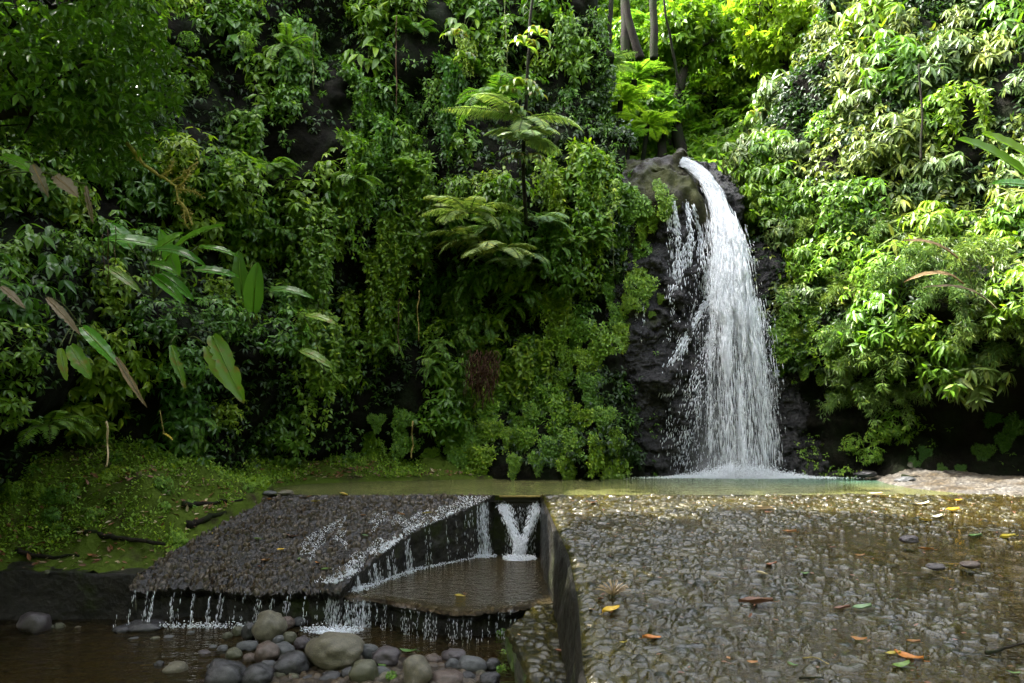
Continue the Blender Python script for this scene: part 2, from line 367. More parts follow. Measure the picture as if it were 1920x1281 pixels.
M['cobble'] = cobble_mat('wet_cobbles')
def gravel_mat(name, dark, light, rough):
    m, nt, b, out = new_mat(name); L = nt.links; p = geopos(nt)
    i = node(nt, "ShaderNodeAttribute", attribute_name="cid"); a = node(nt, "ShaderNodeAttribute", attribute_name="joint")
    st = ramp(nt, i.outputs["Fac"], [(0, dark), (0.6, tuple(0.5 * (x + y) for x, y in zip(dark, light))), (1, light)])
    f = ramp(nt, a.outputs["Fac"], [(0.0, (0.35, 0.3, 0.22)), (0.4, (1, 1, 1))])
    n2 = ramp(nt, noise(nt, 1.5, 5, p).outputs[0], [(0.35, (0.65, 0.50, 0.28)), (0.65, (1.15, 1.15, 1.15))])
    L.new(mixc(nt, 1.0, mixc(nt, 1.0, st.outputs[0], f.outputs[0], 'MULTIPLY'), n2.outputs[0], 'MULTIPLY'), b.inputs["Base Color"])
    b.inputs["Roughness"].default_value = rough; b.inputs["Specular IOR Level"].default_value = 0.35
    L.new(bump(nt, noise(nt, 60, 5, p).outputs[0], 0.6, 0.015), b.inputs["Normal"])
    return m
M['ramp'] = gravel_mat('wet_pebble_concrete', (0.003, 0.0026, 0.0018), (0.062, 0.048, 0.030), 0.12)
M['gravel'] = gravel_mat('dry_gravel', (0.035, 0.033, 0.03), (0.11, 0.105, 0.092), 0.7)
M['bed'] = gravel_mat('stream_bed_gravel', (0.014, 0.011, 0.006), (0.065, 0.05, 0.03), 0.5)
M['wall'] = rock_mat('wet_concrete_wall', (0.006, 0.006, 0.005), (0.026, 0.023, 0.018), 0.3, (0.02, 0.026, 0.006), (0.55, 0.65), sc_=4)
M['wall'].node_tree.nodes['Principled BSDF'].inputs['Specular IOR Level'].default_value = 0.2
M['metal'] = rock_mat('rusty_sluice_metal', (0.015, 0.012, 0.010), (0.04, 0.03, 0.025), 0.4)

def xl(Y): return np.interp(Y, [3.0, 5.8, 7.5, 9.7, 12, 15.05], [0.50, 0.56, 0.68, 0.75, 0.68, 0.60])
def apron_base(X, Y):
    return -0.042 * (15 - Y) + 0.05 * ss(X, 8.5, 11) + 0.02 * vnoise(np.stack([X * 0.7, Y * 0.7, 0 * X], -1), 5)
cs = 0.018
ys = np.arange(4.4, 15.06, cs); us = np.arange(0, 12.2, cs)
Y3, U3 = np.meshgrid(ys, us, indexing='ij'); X3 = xl(Y3) + U3
keep = (X3 < 0.79 * Y3 + 0.4)
wx = X3 + 0.09 * fbm(np.stack([X3 * 3.5, Y3 * 3.5, 0 * X3], -1), 3, 7); wy = Y3 + 0.09 * fbm(np.stack([X3 * 3.5, Y3 * 3.5, 0 * X3], -1), 3, 8)
f1, f2, cid = cells(wx, wy * 1.05, 0.135, 1, 1.0)
j = f2 - f1
stone = ss(j, 0.03, 0.34) * (0.010 + 0.036 * cid) + 0.014 * (1 - np.minimum(f1, 1)) ** 2
stone += ss(j, 0.02, 0.2) * (0.014 * vnoise(np.stack([X3 * 11, Y3 * 11, cid * 40], -1), 15) + 0.007 * vnoise(np.stack([X3 * 30, Y3 * 30, cid * 40], -1), 16))
stone += 0.010 * fbm(np.stack([X3 * 1.6, Y3 * 1.6, 0 * X3], -1), 3, 17)
edge = ss(U3, 0, 0.10)
Za = apron_base(X3, Y3) + stone * edge * ss(15.06 - Y3, 0, 0.12) - 0.01
PA = np.stack([X3, Y3, Za], -1)
qm = keep[:-1, :-1] & keep[1:, 1:]
structure('pavement', grid(PA, 'pavement', M['cobble'], attrs=dict(joint=j, cid=cid), quadmask=qm, tree=TREE), 'wet cobbled apron below the pool, right of the channel')
# channel wall on the apron's left side
zz = np.linspace(0, 1, 60); yw = np.arange(4.4, 15.06, 0.04); Yw, Vw = np.meshgrid(yw, zz, indexing='ij')
Xt = xl(Yw) + 0.01; Ztop = apron_base(Xt, Yw) + 0.012
Qw = np.stack([Yw, Vw * 1.3, 0 * Yw], -1)
Xw = Xt + (0.60 - Xt) * Vw ** 0.8 - 0.03 * ss(Vw, 0, 0.04) + 0.03 * fbm(Qw * 3, 4, 111) * ss(Vw, 0, 0.1)
structure('channel_wall', grid(np.stack([Xw, Yw, Ztop + (-1.75 - Ztop) * Vw], -1), 'channel_wall', M['wall']), 'dark wet wall of the channel beside the cobbled apron')
# left ramp
def rl(Y): return np.interp(Y, [11.3, 11.7, 15.05], [-6.3, -6.2, -5.1])
def rr(Y): return np.interp(Y, [11.3, 11.5, 13.3, 14.6, 15.05], [-2.75, -2.7, -1.86, -0.65, -0.36])
def ramp_base(Y): return -1.03 * (np.clip((15 - Y) / 3.45, 0, 1.1)) ** 0.97
cs = 0.017
ys = np.arange(11.45, 15.06, cs); nu = 290; U3, Y3 = np.meshgrid(np.linspace(0, 1, nu), ys, indexing='ij')
X3 = rl(Y3) + (rr(Y3) - rl(Y3)) * U3
fe = 0.22 * fbm(np.stack([X3 * 1.5, 0 * X3, 0 * X3], -1), 4, 33)      # uneven front edge
Yd = Y3 + fe * ss(Y3, 12.6, 11.5)
f1, f2, cid = cells(X3 + 0.02 * vnoise(np.stack([X3 * 14, Yd * 14, 0 * X3], -1), 31), Yd, 0.085, 4, 1.0); j = f2 - f1
st = ss(j, 0.02, 0.35) * (0.006 + 0.060 * cid ** 1.3) + 0.024 * vnoise(np.stack([X3 * 30, Yd * 30, 0 * X3], -1), 39) + 0.014 * fbm(np.stack([X3 * 9, Yd * 9, 0 * X3], -1), 3, 35) + 0.02 * fbm(np.stack([X3 * 2, Yd * 2, 0 * X3], -1), 3, 38)
Zr = ramp_base(Y3) + st * ss(15.06 - Y3, 0, 0.15) - 0.10 * ss(Y3, 11.7, 11.45) - 0.005
PRm = np.stack([X3, Yd, Zr], -1)
structure('weir_ramp', grid(PRm, 'weir_ramp', M['ramp'], smooth=False, attrs=dict(joint=j, cid=cid), tree=TREE), 'wet pebbly sloping weir apron left of the channel')
def skirt(edge, zb, name, label, mat, back=0.0, nrow=30, amp=0.03, dirv=(0, 1)):
    e = np.asarray(edge); t = np.linspace(0, 1, nrow); n = len(e)
    P = np.repeat(e[:, None, :], nrow, 1).copy(); zt = P[:, :, 2].copy()
    P[:, :, 2] = zt + (zb - zt) * t
    nz = fbm(P * 3.5, 4, 121) + 0.5 * vnoise(P * 12, 122)
    o = (back * ss(t, 0, 0.25))[None, :] + amp * nz * ss(t, 0.02, 0.2)[None, :]
    P[:, :, 0] += dirv[0] * o; P[:, :, 1] += dirv[1] * o
    structure(name, grid(P, name, mat, tree=TREE), label)
skirt(PRm[:, 0], -1.9, 'weir_face', 'dark undercut front face of the pebbly weir apron', M['wall'], 0.16)
skirt(PRm[-1, :], -1.9, 'weir_face', 'dark wet side wall between the pebbly ramp and the channel', M['wall'], 0.03, dirv=(-1, 0.3))
# low sill on the left
xs = np.arange(-13, -6.1, 0.04); v = np.linspace(0, 1, 60); X3, V3 = np.meshgrid(xs, v, indexing='ij')
top = -0.93 - 0.03 * (X3 + 6.2); Ys = np.where(V3 < 0.45, 12.35 - V3 / 0.45 * 0.65, 11.70); Zs = np.where(V3 < 0.45, top, top - (V3 - 0.45) / 0.55 * 0.95)
Q = np.stack([X3, Ys, Zs], -1); Ys = Ys + 0.03 * fbm(Q * 3, 4, 131) ; Zs = Zs + 0.03 * fbm(Q * 2.5, 4, 132)
structure('sill', grid(np.stack([X3, Ys, Zs], -1), 'sill', M['wall'], tree=TREE), 'low dark concrete sill left of the weir')
# channel floor slab
fr = curve([(-3.1, 11.75), (-2.75, 11.45), (-2.2, 11.35), (-1.5, 10.95), (-1.0, 10.62), (-0.5, 10.6), (-0.1, 10.8), (0.30, 10.95), (0.66, 10.95)], 200)
v = np.linspace(0, 1, 130); X3 = np.repeat(fr[:, 0][:, None], 130, 1); Yf = fr[:, 1][:, None]
yb = np.interp(fr[:, 0], [-3.1, -2.7, -1.86, -0.65, -0.3, 0.66], [11.9, 11.6, 13.4, 14.7, 15.15, 15.15])[:, None]
Y3 = Yf + (yb - Yf) * v[None, :] + 0.05 * fbm(np.stack([X3 * 4, 0 * X3, 0 * X3], -1), 3, 141) * (1 - v[None, :])
f1, f2, cid = cells(X3, Y3, 0.09, 6); j = f2 - f1
Zc = -1.25 + 0.03 * ss(j, 0, 0.3) * ss(Y3 - Yf, 1.0, 0.0) * cid - 0.05 * ss(v[None, :], 0.04, 0)
PC = np.stack([X3, Y3, Zc + 0 * X3], -1)
structure('channel_floor', grid(PC, 'channel_floor', M['ramp'], attrs=dict(joint=j, cid=cid), tree=TREE), 'stone slab floor of the channel with a curved front edge')
skirt(PC[:, 0], -1.9, 'slab_face', 'dark undercut front face of the channel slab', M['wall'], 0.20)
# stone ledge in front of the channel wall
le = np.array([(0.34, 10.98), (0.10, 10.3), (-0.10, 9.72), (-0.02, 9.2), (0.10, 8.4), (0.2, 7.6), (0.30, 6.2)])
yl = np.arange(6.2, 11.0, 0.025); xle = np.interp(yl, le[::-1, 1], le[::-1, 0]) + 0.02 * fbm(np.stack([yl * 6, 0 * yl, 0 * yl], -1), 3, 3)
U3, Y3 = np.meshgrid(np.linspace(0, 1, 40), yl, indexing='ij'); X3 = xle[None, :] + (0.68 - xle[None, :]) * U3
f1, f2, cid = cells(X3, Y3, 0.16, 9); j = f2 - f1
Zd = -1.22 + 0.02 * fbm(np.stack([X3, Y3, 0 * X3], -1) * 2, 3, 5) + 0.04 * ss(j, 0, 0.4) * cid - 0.06 * ss(U3, 0.06, 0)
PD = np.stack([X3, Y3, Zd], -1)
structure('ledge', grid(PD, 'ledge', M['cobble'], attrs=dict(joint=j, cid=cid), tree=TREE), 'narrow stone ledge at the foot of the channel wall')
skirt(PD[0, :], -1.9, 'ledge_face', 'mossy side of the stone ledge', rock_mat('mossy_ledge', (0.02, 0.02, 0.015), (0.06, 0.055, 0.04), 0.5, (0.06, 0.10, 0.012), (0.42, 0.52)), 0.03, dirv=(1, 0))
# basin bed and gravel shore
xs = np.arange(-13, 1.0, 0.03); ys = np.arange(4.5, 12.0, 0.03); X3, Y3 = np.meshgrid(xs, ys, indexing='ij')
f1, f2, cid = cells(X3, Y3, 0.11, 12); j = f2 - f1; Q = np.stack([X3, Y3, 0 * X3], -1)
bar = ss(np.hypot((X3 + 2.0) / 2.1, (Y3 - 9.2) / 1.25), 1.25, 0.55)
Zb = -1.80 + 0.05 * fbm(Q * 0.8, 3, 151) + 0.05 * ss(j, 0.02, 0.4) * cid + 0.16 * bar
structure('stream_bed', grid(np.stack([X3, Y3, Zb], -1), 'stream_bed', M['bed'], attrs=dict(joint=j, cid=cid), tree=TREE), 'brown gravelly bed of the lower basin')
xs = np.arange(8.6, 16, 0.03); ys = np.arange(12.5, 20, 0.03); X3, Y3 = np.meshgrid(xs, ys, indexing='ij')
f1, f2, cid = cells(X3, Y3, 0.07, 14); j = f2 - f1; Q = np.stack([X3, Y3, 0 * X3], -1)
dsh = (X3 - np.interp(Y3, [12.5, 14.2, 15.2, 16.5, 17.8, 19, 20], [12.3, 10.6, 9.7, 9.1, 9.25, 9.4, 9.4]))
Zs = 0.05 + 0.16 * ss(dsh, 0, 1.8) - 0.30 * ss(dsh, 0.15, -0.6) + 0.03 * ss(j, 0, 0.4) * cid + 0.04 * fbm(Q * 1.2, 3, 161) + 0.15 * ss(Y3, 16.8, 18.5) * ss(dsh, 0, 1)
structure('gravel_shore', grid(np.stack([X3, Y3, Zs], -1), 'gravel_shore', M['gravel'], attrs=dict(joint=j, cid=cid), tree=TREE), 'pale gravel shore at the right end of the pool')
# pool bed
xs = np.linspace(-6.5, 10, 60); ys = np.linspace(14.9, 21, 40); X3, Y3 = np.meshgrid(xs, ys, indexing='ij')
structure('pool_bed', grid(np.stack([X3, Y3, -0.12 - 0.5 * ss(Y3, 15, 17.5)], -1), 'pool_bed', M['bed']), 'bed of the pool')

# ------------------------------------------------------------------ water surfaces
def water_mat(name, base, opac, rs, rdist, foam=None, rough=0.06, stretch=(1, 1, 1), tint=(0.9, 0.85, 0.7)):
    """rippled water: sky reflection by Fresnel over murky body colour that lets part of the bed through"""
    m, nt, b, out = new_mat(name); L = nt.links; p = geopos(nt)
    mp = node(nt, "ShaderNodeMapping"); mp.inputs["Scale"].default_value = stretch; L.new(p, mp.inputs[0])
    n1 = noise(nt, rs, 3, mp.outputs[0], 0.6); bn = bump(nt, n1.outputs[0], 1.0, rdist)
    bn = bump(nt, noise(nt, rs * 4, 2, mp.outputs[0]).outputs[0], 0.6, rdist * 0.3, bn)
    fr = node(nt, "ShaderNodeFresnel"); fr.inputs[0].default_value = 1.33; L.new(bn, fr.inputs["Normal"])
    gl = node(nt, "ShaderNodeBsdfGlossy"); gl.inputs["Roughness"].default_value = rough; L.new(bn, gl.inputs["Normal"])
    df = node(nt, "ShaderNodeBsdfDiffuse"); tr = node(nt, "ShaderNodeBsdfTransparent"); tr.inputs[0].default_value = (*tint, 1)
    if callable(base): L.new(base(nt, p), df.inputs[0])
    else: df.inputs[0].default_value = (*base, 1)
    body = node(nt, "ShaderNodeMixShader"); body.inputs[0].default_value = opac
    L.new(tr.outputs[0], body.inputs[1]); L.new(df.outputs[0], body.inputs[2])
    s = node(nt, "ShaderNodeMixShader"); L.new(fr.outputs[0], s.inputs[0]); L.new(body.outputs[0], s.inputs[1]); L.new(gl.outputs[0], s.inputs[2])
    res = s
    if foam:
        a = node(nt, "ShaderNodeAttribute", attribute_name="foam"); n = noise(nt, 26, 4, p, 0.7)
        ad = node(nt, "ShaderNodeMath", operation='ADD'); L.new(a.outputs["Fac"], ad.inputs[0]); L.new(n.outputs[0], ad.inputs[1])
        f = ramp(nt, ad.outputs[0], [(0.0, (0, 0, 0)), (0.98, (0, 0, 0)), (1.0, (1, 1, 1))])
        f = node(nt, "ShaderNodeMapRange"); f.inputs[1].default_value = 1.0; f.inputs[2].default_value = 1.25; L.new(ad.outputs[0], f.inputs[0])
        w = node(nt, "ShaderNodeBsdfDiffuse"); w.inputs[0].default_value = (0.8, 0.83, 0.85, 1)
        t = node(nt, "ShaderNodeMixShader"); L.new(f.outputs[0], t.inputs[0]); L.new(s.outputs[0], t.inputs[1]); L.new(w.outputs[0], t.inputs[2]); res = t
    L.new(res.outputs[0], out.inputs[0]); return m
def pool_col(nt, p):
    sx = node(nt, "ShaderNodeSeparateXYZ"); nt.links.new(p, sx.inputs[0])
    r = node(nt, "ShaderNodeMapRange"); r.inputs[1].default_value = 1.5; r.inputs[2].default_value = 7.5; nt.links.new(sx.outputs[0], r.inputs[0])
    r2 = node(nt, "ShaderNodeMapRange"); r2.inputs[1].default_value = 16.3; r2.inputs[2].default_value = 18.2; nt.links.new(sx.outputs[1], r2.inputs[0])
    mu = node(nt, "ShaderNodeMath", operation='MULTIPLY'); nt.links.new(r.outputs[0], mu.inputs[0]); nt.links.new(r2.outputs[0], mu.inputs[1])
    n = ramp(nt, noise(nt, 1.2, 3, p).outputs[0], [(0.3, (0.075, 0.082, 0.028)), (0.7, (0.13, 0.13, 0.045))])
    return mixc(nt, mu.outputs[0], n.outputs[0], (0.045, 0.095, 0.062))
def plane_water(name, xs, ys, zf, mat, foamf=None, label=None, mask=None):
    X3, Y3 = np.meshgrid(xs, ys, indexing='ij')
    at = dict(foam=foamf(X3, Y3)) if foamf else None
    P = np.stack([X3, Y3, zf(X3, Y3)], -1); qm = None
    if mask is not None: k = mask(X3, Y3); qm = k[:-1, :-1] & k[1:, 1:]
    return structure(name, grid(P, name, mat, attrs=at, quadmask=qm), label)
FALLX = 6.25
def pool_foam(X, Y):
    d = np.hypot((X - FALLX) / 1.9, (Y - 19.7) / 0.9); return 0.85 * ss(d, 1.5, 0.2) + 0.25 * ss(d, 2.8, 1)
plane_water('pool_water', np.linspace(-6.4, 10.4, 340), np.linspace(15.0, 20.6, 120), lambda X, Y: 0 * X + 0.0,
            water_mat('pool_water', pool_col, 0.8, 3.2, 0.07, True, 0.08, (0.6, 1.6, 1)), pool_foam, 'shallow olive and teal water of the pool')
wb = water_mat('basin_water', (0.035, 0.026, 0.010), 0.35, 3.0, 0.05, True, 0.05, (0.7, 1.5, 1), (0.55, 0.42, 0.25))
def basin_foam(X, Y):
    f = 0.55 * ss(np.abs(Y - 11.45), 0.28, 0.0) * ss(X, -6.6, -6.1) * ss(X, -3.3, -3.9) * (0.6 + 0.5 * vnoise(np.stack([X * 2.5, Y, 0 * X], -1), 4))
    return f + 0.75 * ss(np.hypot((X + 2.75) / 0.75, (Y - 11.05) / 0.28), 1.1, 0.1) + 0.3 * ss(np.hypot((X + 0.9) / 0.9, (Y - 10.5) / 0.12), 1.1, 0.1)
plane_water('basin_water', np.linspace(-13, 0.9, 460), np.linspace(4.5, 12.0, 280), lambda X, Y: 0 * X - 1.66, wb, basin_foam, 'dark shallow water of the lower basin')
wc = water_mat('channel_water', (0.07, 0.055, 0.025), 0.35, 5.0, 0.05, True, 0.05, (1, 1.4, 1), (0.7, 0.6, 0.42))
def chan_foam(X, Y):
    e = np.interp(Y, [11.5, 11.6, 13.4, 14.7], [-2.85, -2.65, -1.80, -0.60])
    f = 0.50 * ss(X - e, 0.34, 0.0) * (0.8 + 0.35 * vnoise(np.stack([X * 3, Y * 3, 0 * X], -1), 4))
    f += 0.8 * ss(np.hypot((X - 0.12) / 0.5, (Y - 14.35) / 0.28), 1.2, 0.2) + 0.25 * ss(np.abs(np.hypot((X - 0.1) / 1.0, (Y - 14.35) / 0.9) - 0.85), 0.07, 0)
    return f
yfront = lambda X: np.interp(X, fr[:, 0], fr[:, 1])
plane_water('channel_water', np.linspace(-3.0, 0.64, 200), np.linspace(10.5, 15.1, 240), lambda X, Y: -1.212 - 0.02 * ss(Y - yfront(X), 0.25, 0), wc, chan_foam,
            'thin brown sheet of water running over the channel slab',
            lambda X, Y: (Y > yfront(X) + 0.01) & (X > np.interp(Y, [11.5, 11.6, 13.4, 14.7, 15.1], [-3.0, -2.72, -1.9, -0.68, -0.36])))
wf = water_mat('film_water', (0.05, 0.037, 0.010), 0.18, 7.0, 0.05, None, 0.03, (0.7, 1.5, 1), (0.74, 0.64, 0.36))
def film_z(X, Y):
    Q = np.stack([X * 0.8, Y * 0.8, 0 * X], -1)
    return apron_base(X, Y) + 0.003 + 0.026 * ss(X - 0.15 * Y, 0.2, 2.6) * ss(Y, 15, 8.5) + 0.008 * ss(X, 3, 6) + 0.010 * fbm(Q, 3, 77)
plane_water('water_film', np.arange(0.9, 12.2, 0.05), np.arange(4.4, 14.98, 0.05), film_z, wf, None, 'thin film of rippling water running over the cobbles', lambda X, Y: X < 0.79 * Y + 0.3)

# ------------------------------------------------------------------ ray casting helpers (photo pixel -> point on the terrain)
vv = []; ff = []; c0 = 0
for V, q in TREE:
    vv.append(V); ff.append(q + c0); c0 += len(V)
BV = BVHTree.FromPolygons(np.concatenate(vv).tolist(), np.concatenate(ff).tolist(), all_triangles=False)
def ray(px, py): return np.array([(px - CX) / F, 1.0, (HY - py) / F])
def hit(px, py):
    d = ray(px, py); dn = d / np.linalg.norm(d)
    loc, nn, idx, dist = BV.ray_cast(Vector(EYE), Vector(dn))
    if loc is None: return None, None
    nn = np.array(nn)
    if nn @ dn > 0: nn = -nn
    return np.array(loc), nn
def proj(p): return CX + F * p[0] / p[1], HY - F * (p[2] - EYE[2]) / p[1]

# ================================================================== plants
PL_MESH = {}
def frames(D, U):
    y = nrm(D); x = nrm(np.cross(y, U)); z = np.cross(x, y); return np.stack([x, y, z], -1)   # columns
def leaf_tpl(wr=0.4, fold=0.10, droop=0.22, a=0.3, b=0.66, wb=0.75, ta=1.0):
    h = wr / 2
    V = [(0, 0, 0), (-h * ta, a, fold * wr - droop * a * a), (0, a, -droop * a * a), (h * ta, a, fold * wr - droop * a * a),
         (-h * wb, b, fold * wr * 0.7 - droop * b * b), (0, b, -droop * b * b), (h * wb, b, fold * wr * 0.7 - droop * b * b), (0, 1, -droop)]
    P = [[0, 2, 1], [0, 3, 2], [1, 2, 5, 4], [2, 3, 6, 5], [4, 5, 7], [5, 6, 7]]
    return V, P
def blade_tpl(wr=0.2, droop=0.1):
    h = wr / 2; return [(0, 0, 0), (-h, 0.4, 0.02 - droop * 0.16), (0, 1, -droop), (h, 0.4, 0.02 - droop * 0.16)], [[0, 1, 2], [0, 2, 3]]
def rnd_dirs(n, r): return nrm(r.normal(size=(n, 3)))
def whorls(g, tpl, P, D, k, L, spread, droop, r):
    n = len(P); P = np.repeat(P, k, 0); D = np.repeat(D, k, 0)
    a = (np.tile(np.arange(k), n) + np.repeat(r.random(n), k)) * 2 * np.pi / k + r.normal(0, 0.25, n * k)
    X = nrm(np.cross(D, np.array([0.1, 0.2, 1.0]) + 0 * D)); Zv = np.cross(X, D)
    R = np.cos(a)[:, None] * X + np.sin(a)[:, None] * Zv
    dr = nrm(D * (1 - spread) + R * spread + r.normal(0, 0.12, (n * k, 3)) + np.array([0, 0, -droop]))
    up = D * 0.6 + np.array([0, 0, 0.8]) + r.normal(0, 0.25, (n * k, 3))
    sc_ = L * r.uniform(0.7, 1.15, n * k)
    g.scatter(tpl, frames(dr, up) * sc_[:, None, None], P + dr * 0.02)
def kit(name, parts):
    """parts: list of (part name, mesh)"""
    PL_MESH.setdefault(name, []).append(parts)
def shell(n, R, r, back=0.25, inner=0.55):
    u = rnd_dirs(n * 3, r); u = u[(u[:, 1] < back)][:n]
    return u, u * np.array(R) * r.uniform(inner, 1.0, (len(u), 1))
def stems(tips, r, rad=0.014, base=(0, 0.15, -0.25), n=14, sag=0.0):
    g = Geo()
    for p in tips[r.permutation(len(tips))[:n]]:
        b = np.array(base); m = (b + p) / 2 + np.array([0, 0, 0.12 * np.linalg.norm(p)]) + r.normal(0, 0.04, 3)
        tube(g, curve([b, m, p], 7), np.linspace(rad, rad * 0.35, 7), 4)
    return g
def mk_shrub(name, mat, R, nt_, k, L, wr, spread=0.75, droop=0.35, seeds=3, inner=0.45, stemmat='stem', fold=0.10):
    for sd_ in range(seeds):
        r = np.random.default_rng(hash_(name) + sd_); g = Geo(); tpl = leaf_tpl(wr, fold, 0.25)
        u, P = shell(nt_, R, r, inner=inner)
        lump = 1 + 0.30 * vnoise(u * 2.5, sd_ + 3); P = P * lump[:, None]
        whorls(g, tpl, P, nrm(u + np.array([0, -0.2, 0.45])), k, L, spread, droop, r)
        kit(name, [('foliage', g.mesh(name + '_foliage', M[mat])), ('stems', stems(P, r).mesh(name + '_stems', M[stemmat]))])
def hash_(s): return sum((i + 1) * ord(c) for i, c in enumerate(s))
mk_shrub('broadleaf_shrub', 'mid', (0.75, 0.6, 0.7), 70, 6, 0.20, 0.42)
mk_shrub('dark_shrub', 'deep', (0.8, 0.6, 0.75), 75, 6, 0.20, 0.42)
mk_shrub('drooping_shrub', 'cool', (0.75, 0.6, 0.8), 62, 7, 0.23, 0.38, 0.8, 0.6)
mk_shrub('whorled_shrub', 'pale', (0.8, 0.7, 0.7), 60, 7, 0.33, 0.25, 0.8, 0.75)
mk_shrub('lime_shrub', 'backlit', (0.8, 0.7, 0.7), 85, 6, 0.20, 0.34, 0.75, 0.3)
mk_shrub('green_shrub', 'mid', (0.8, 0.7, 0.75), 80, 6, 0.27, 0.28, 0.8, 0.65)
mk_shrub('large_leaf_plant', 'mid', (0.6, 0.5, 0.7), 16, 3, 0.40, 0.40, 0.6, 0.8, fold=0.14)
for sd_ in range(3):   # long dense column of hanging vine
    r = np.random.default_rng(650 + sd_); g = Geo(); gs = Geo(); tpl = leaf_tpl(0.48, 0.1, 0.3)
    for q in range(13):
        x0 = r.normal(0, 0.33); Ln = r.uniform(1.3, 3.3); o = r.uniform(0.2, 0.6)
        pts = curve([(x0 * 0.5, 0.15, 0.1), (x0, -o, 0.1 - Ln * 0.15), (x0 * 0.8 + r.normal(0, 0.1), -o, -Ln * 0.6), (x0 * 0.6 + r.normal(0, 0.1), -o + 0.1, -Ln)], 40)
        tube(gs, pts[::2], 0.006, 4); idx = np.arange(3, 40); P = pts[idx] + r.normal(0, 0.05, (37, 3))
        whorls(g, tpl, P, nrm(np.stack([r.normal(0, 0.5, 37), -np.ones(37), r.normal(0.2, 0.3, 37)], -1)), 4, 0.17, 0.8, 0.5, r)
    kit('trailing_vine', [('foliage', g.mesh('trailing_vine_foliage', M['mid'])), ('stems', gs.mesh('trailing_vine_stems', M['stem']))])
# narrow-leaved bamboo-like shrub
for sd_ in range(3):
    r = np.random.default_rng(500 + sd_); g = Geo(); gs = Geo(); tpl = blade_tpl(0.13, 0.25)
    for q in range(20):
        u = nrm(np.array([r.normal(0, 1), -abs(r.normal(0.7, 0.5)), r.normal(0.25, 0.45)])); Ln = r.uniform(0.8, 1.25)
        pts = curve([(0, 0.2, -0.1), u * Ln * 0.55 + [0, 0, 0.18], u * Ln + [0, 0, -0.12]], 12); tube(gs, pts, np.linspace(0.009, 0.003, 12), 4)
        T = nrm(np.gradient(pts, axis=0)); idx = np.repeat(np.arange(3, 12), 2)
        P = pts[idx] + r.normal(0, 0.07, (len(idx), 3)); whorls(g, tpl, P, nrm(T[idx] + r.normal(0, 0.4, (len(idx), 3))), 5, 0.21, 0.6, 0.25, r)
    kit('bamboo_shrub', [('foliage', g.mesh('bamboo_foliage', M['bamboo'])), ('stems', gs.mesh('bamboo_stems', M['stem']))])
# hanging leafy vine curtain
for sd_ in range(4):
    r = np.random.default_rng(600 + sd_); g = Geo(); gs = Geo(); tpl = leaf_tpl(0.45, 0.1, 0.3)
    for q in range(11):
        x0 = r.uniform(-0.5, 0.5); Ln = r.uniform(0.7, 1.7); o = r.uniform(0.15, 0.5)
        pts = curve([(x0 * 0.5, 0.15, 0.1), (x0, -o, 0.05 - Ln * 0.2), (x0 + r.normal(0, 0.1), -o - 0.05, -Ln * 0.6), (x0 + r.normal(0, 0.15), -o + 0.05, -Ln)], 22)
        tube(gs, pts, 0.006, 4); idx = np.arange(4, 22); P = pts[idx] + r.normal(0, 0.03, (18, 3))
        whorls(g, tpl, P, nrm(np.stack([r.normal(0, 0.5, 18), -np.ones(18), r.normal(0.1, 0.3, 18)], -1)), 3, 0.16, 0.8, 0.55, r)
    kit('hanging_vine', [('foliage', g.mesh('vine_foliage', M['mid'])), ('stems', gs.mesh('vine_stems', M['stem']))])
# creeper patch of small leaves that clings to the rock
for sd_ in range(3):
    r = np.random.default_rng(700 + sd_); g = Geo(); tpl = leaf_tpl(0.5, 0.08, 0.2)
    n = 260; a = r.random(n) * 6.283; q = np.sqrt(r.random(n)) * (0.75 + 0.25 * np.sin(a * 3 + sd_))
    P = np.stack([q * np.cos(a) * 0.55, -0.05 - 0.16 * (1 - q) * r.random(n) - 0.05 * r.random(n), q * np.sin(a) * 0.6], -1)
    whorls(g, tpl, P, nrm(np.stack([r.normal(0, 0.4, n), -np.ones(n), r.normal(0.5, 0.3, n)], -1)), 5, 0.095, 0.75, 0.25, r)
    kit('creeper_patch', [('foliage', g.mesh('creeper_foliage', M['creep']))])
# ferns
def frond(g, gs, o, az, el, L, droop, npin, pinL, r, tpl, dangle=0.15):
    n = npin + 3; t = np.linspace(0, 1, n); ang = el - droop * t ** 1.3
    h = np.array([math.sin(az), -math.cos(az), 0.0]); d = np.cos(ang)[:, None] * h + np.sin(ang)[:, None] * np.array([0, 0, 1.0])
    pts = np.array(o) + np.cumsum(d, 0) * L / n; tube(gs, pts[::3], np.linspace(0.010, 0.003, len(pts[::3])) * (0.6 + 0.4 * L), 3)
    side = np.cross(d, [0, 0, 1.0]) + 1e-6; side = nrm(side); up = np.cross(side, d)
    i = np.arange(2, n); prof = np.sin(np.pi * np.clip(0.10 + 0.90 * t[i], 0, 1) ** 0.85) ** 0.8 + 0.04
    for s in (-1, 1):
        dr = nrm(side[i] * s + d[i] * 0.35 + np.array([0, 0, -dangle]) + r.normal(0, 0.05, (len(i), 3)))
        g.scatter(tpl, frames(dr, up[i] + 0.01) * (pinL * prof)[:, None, None], pts[i])
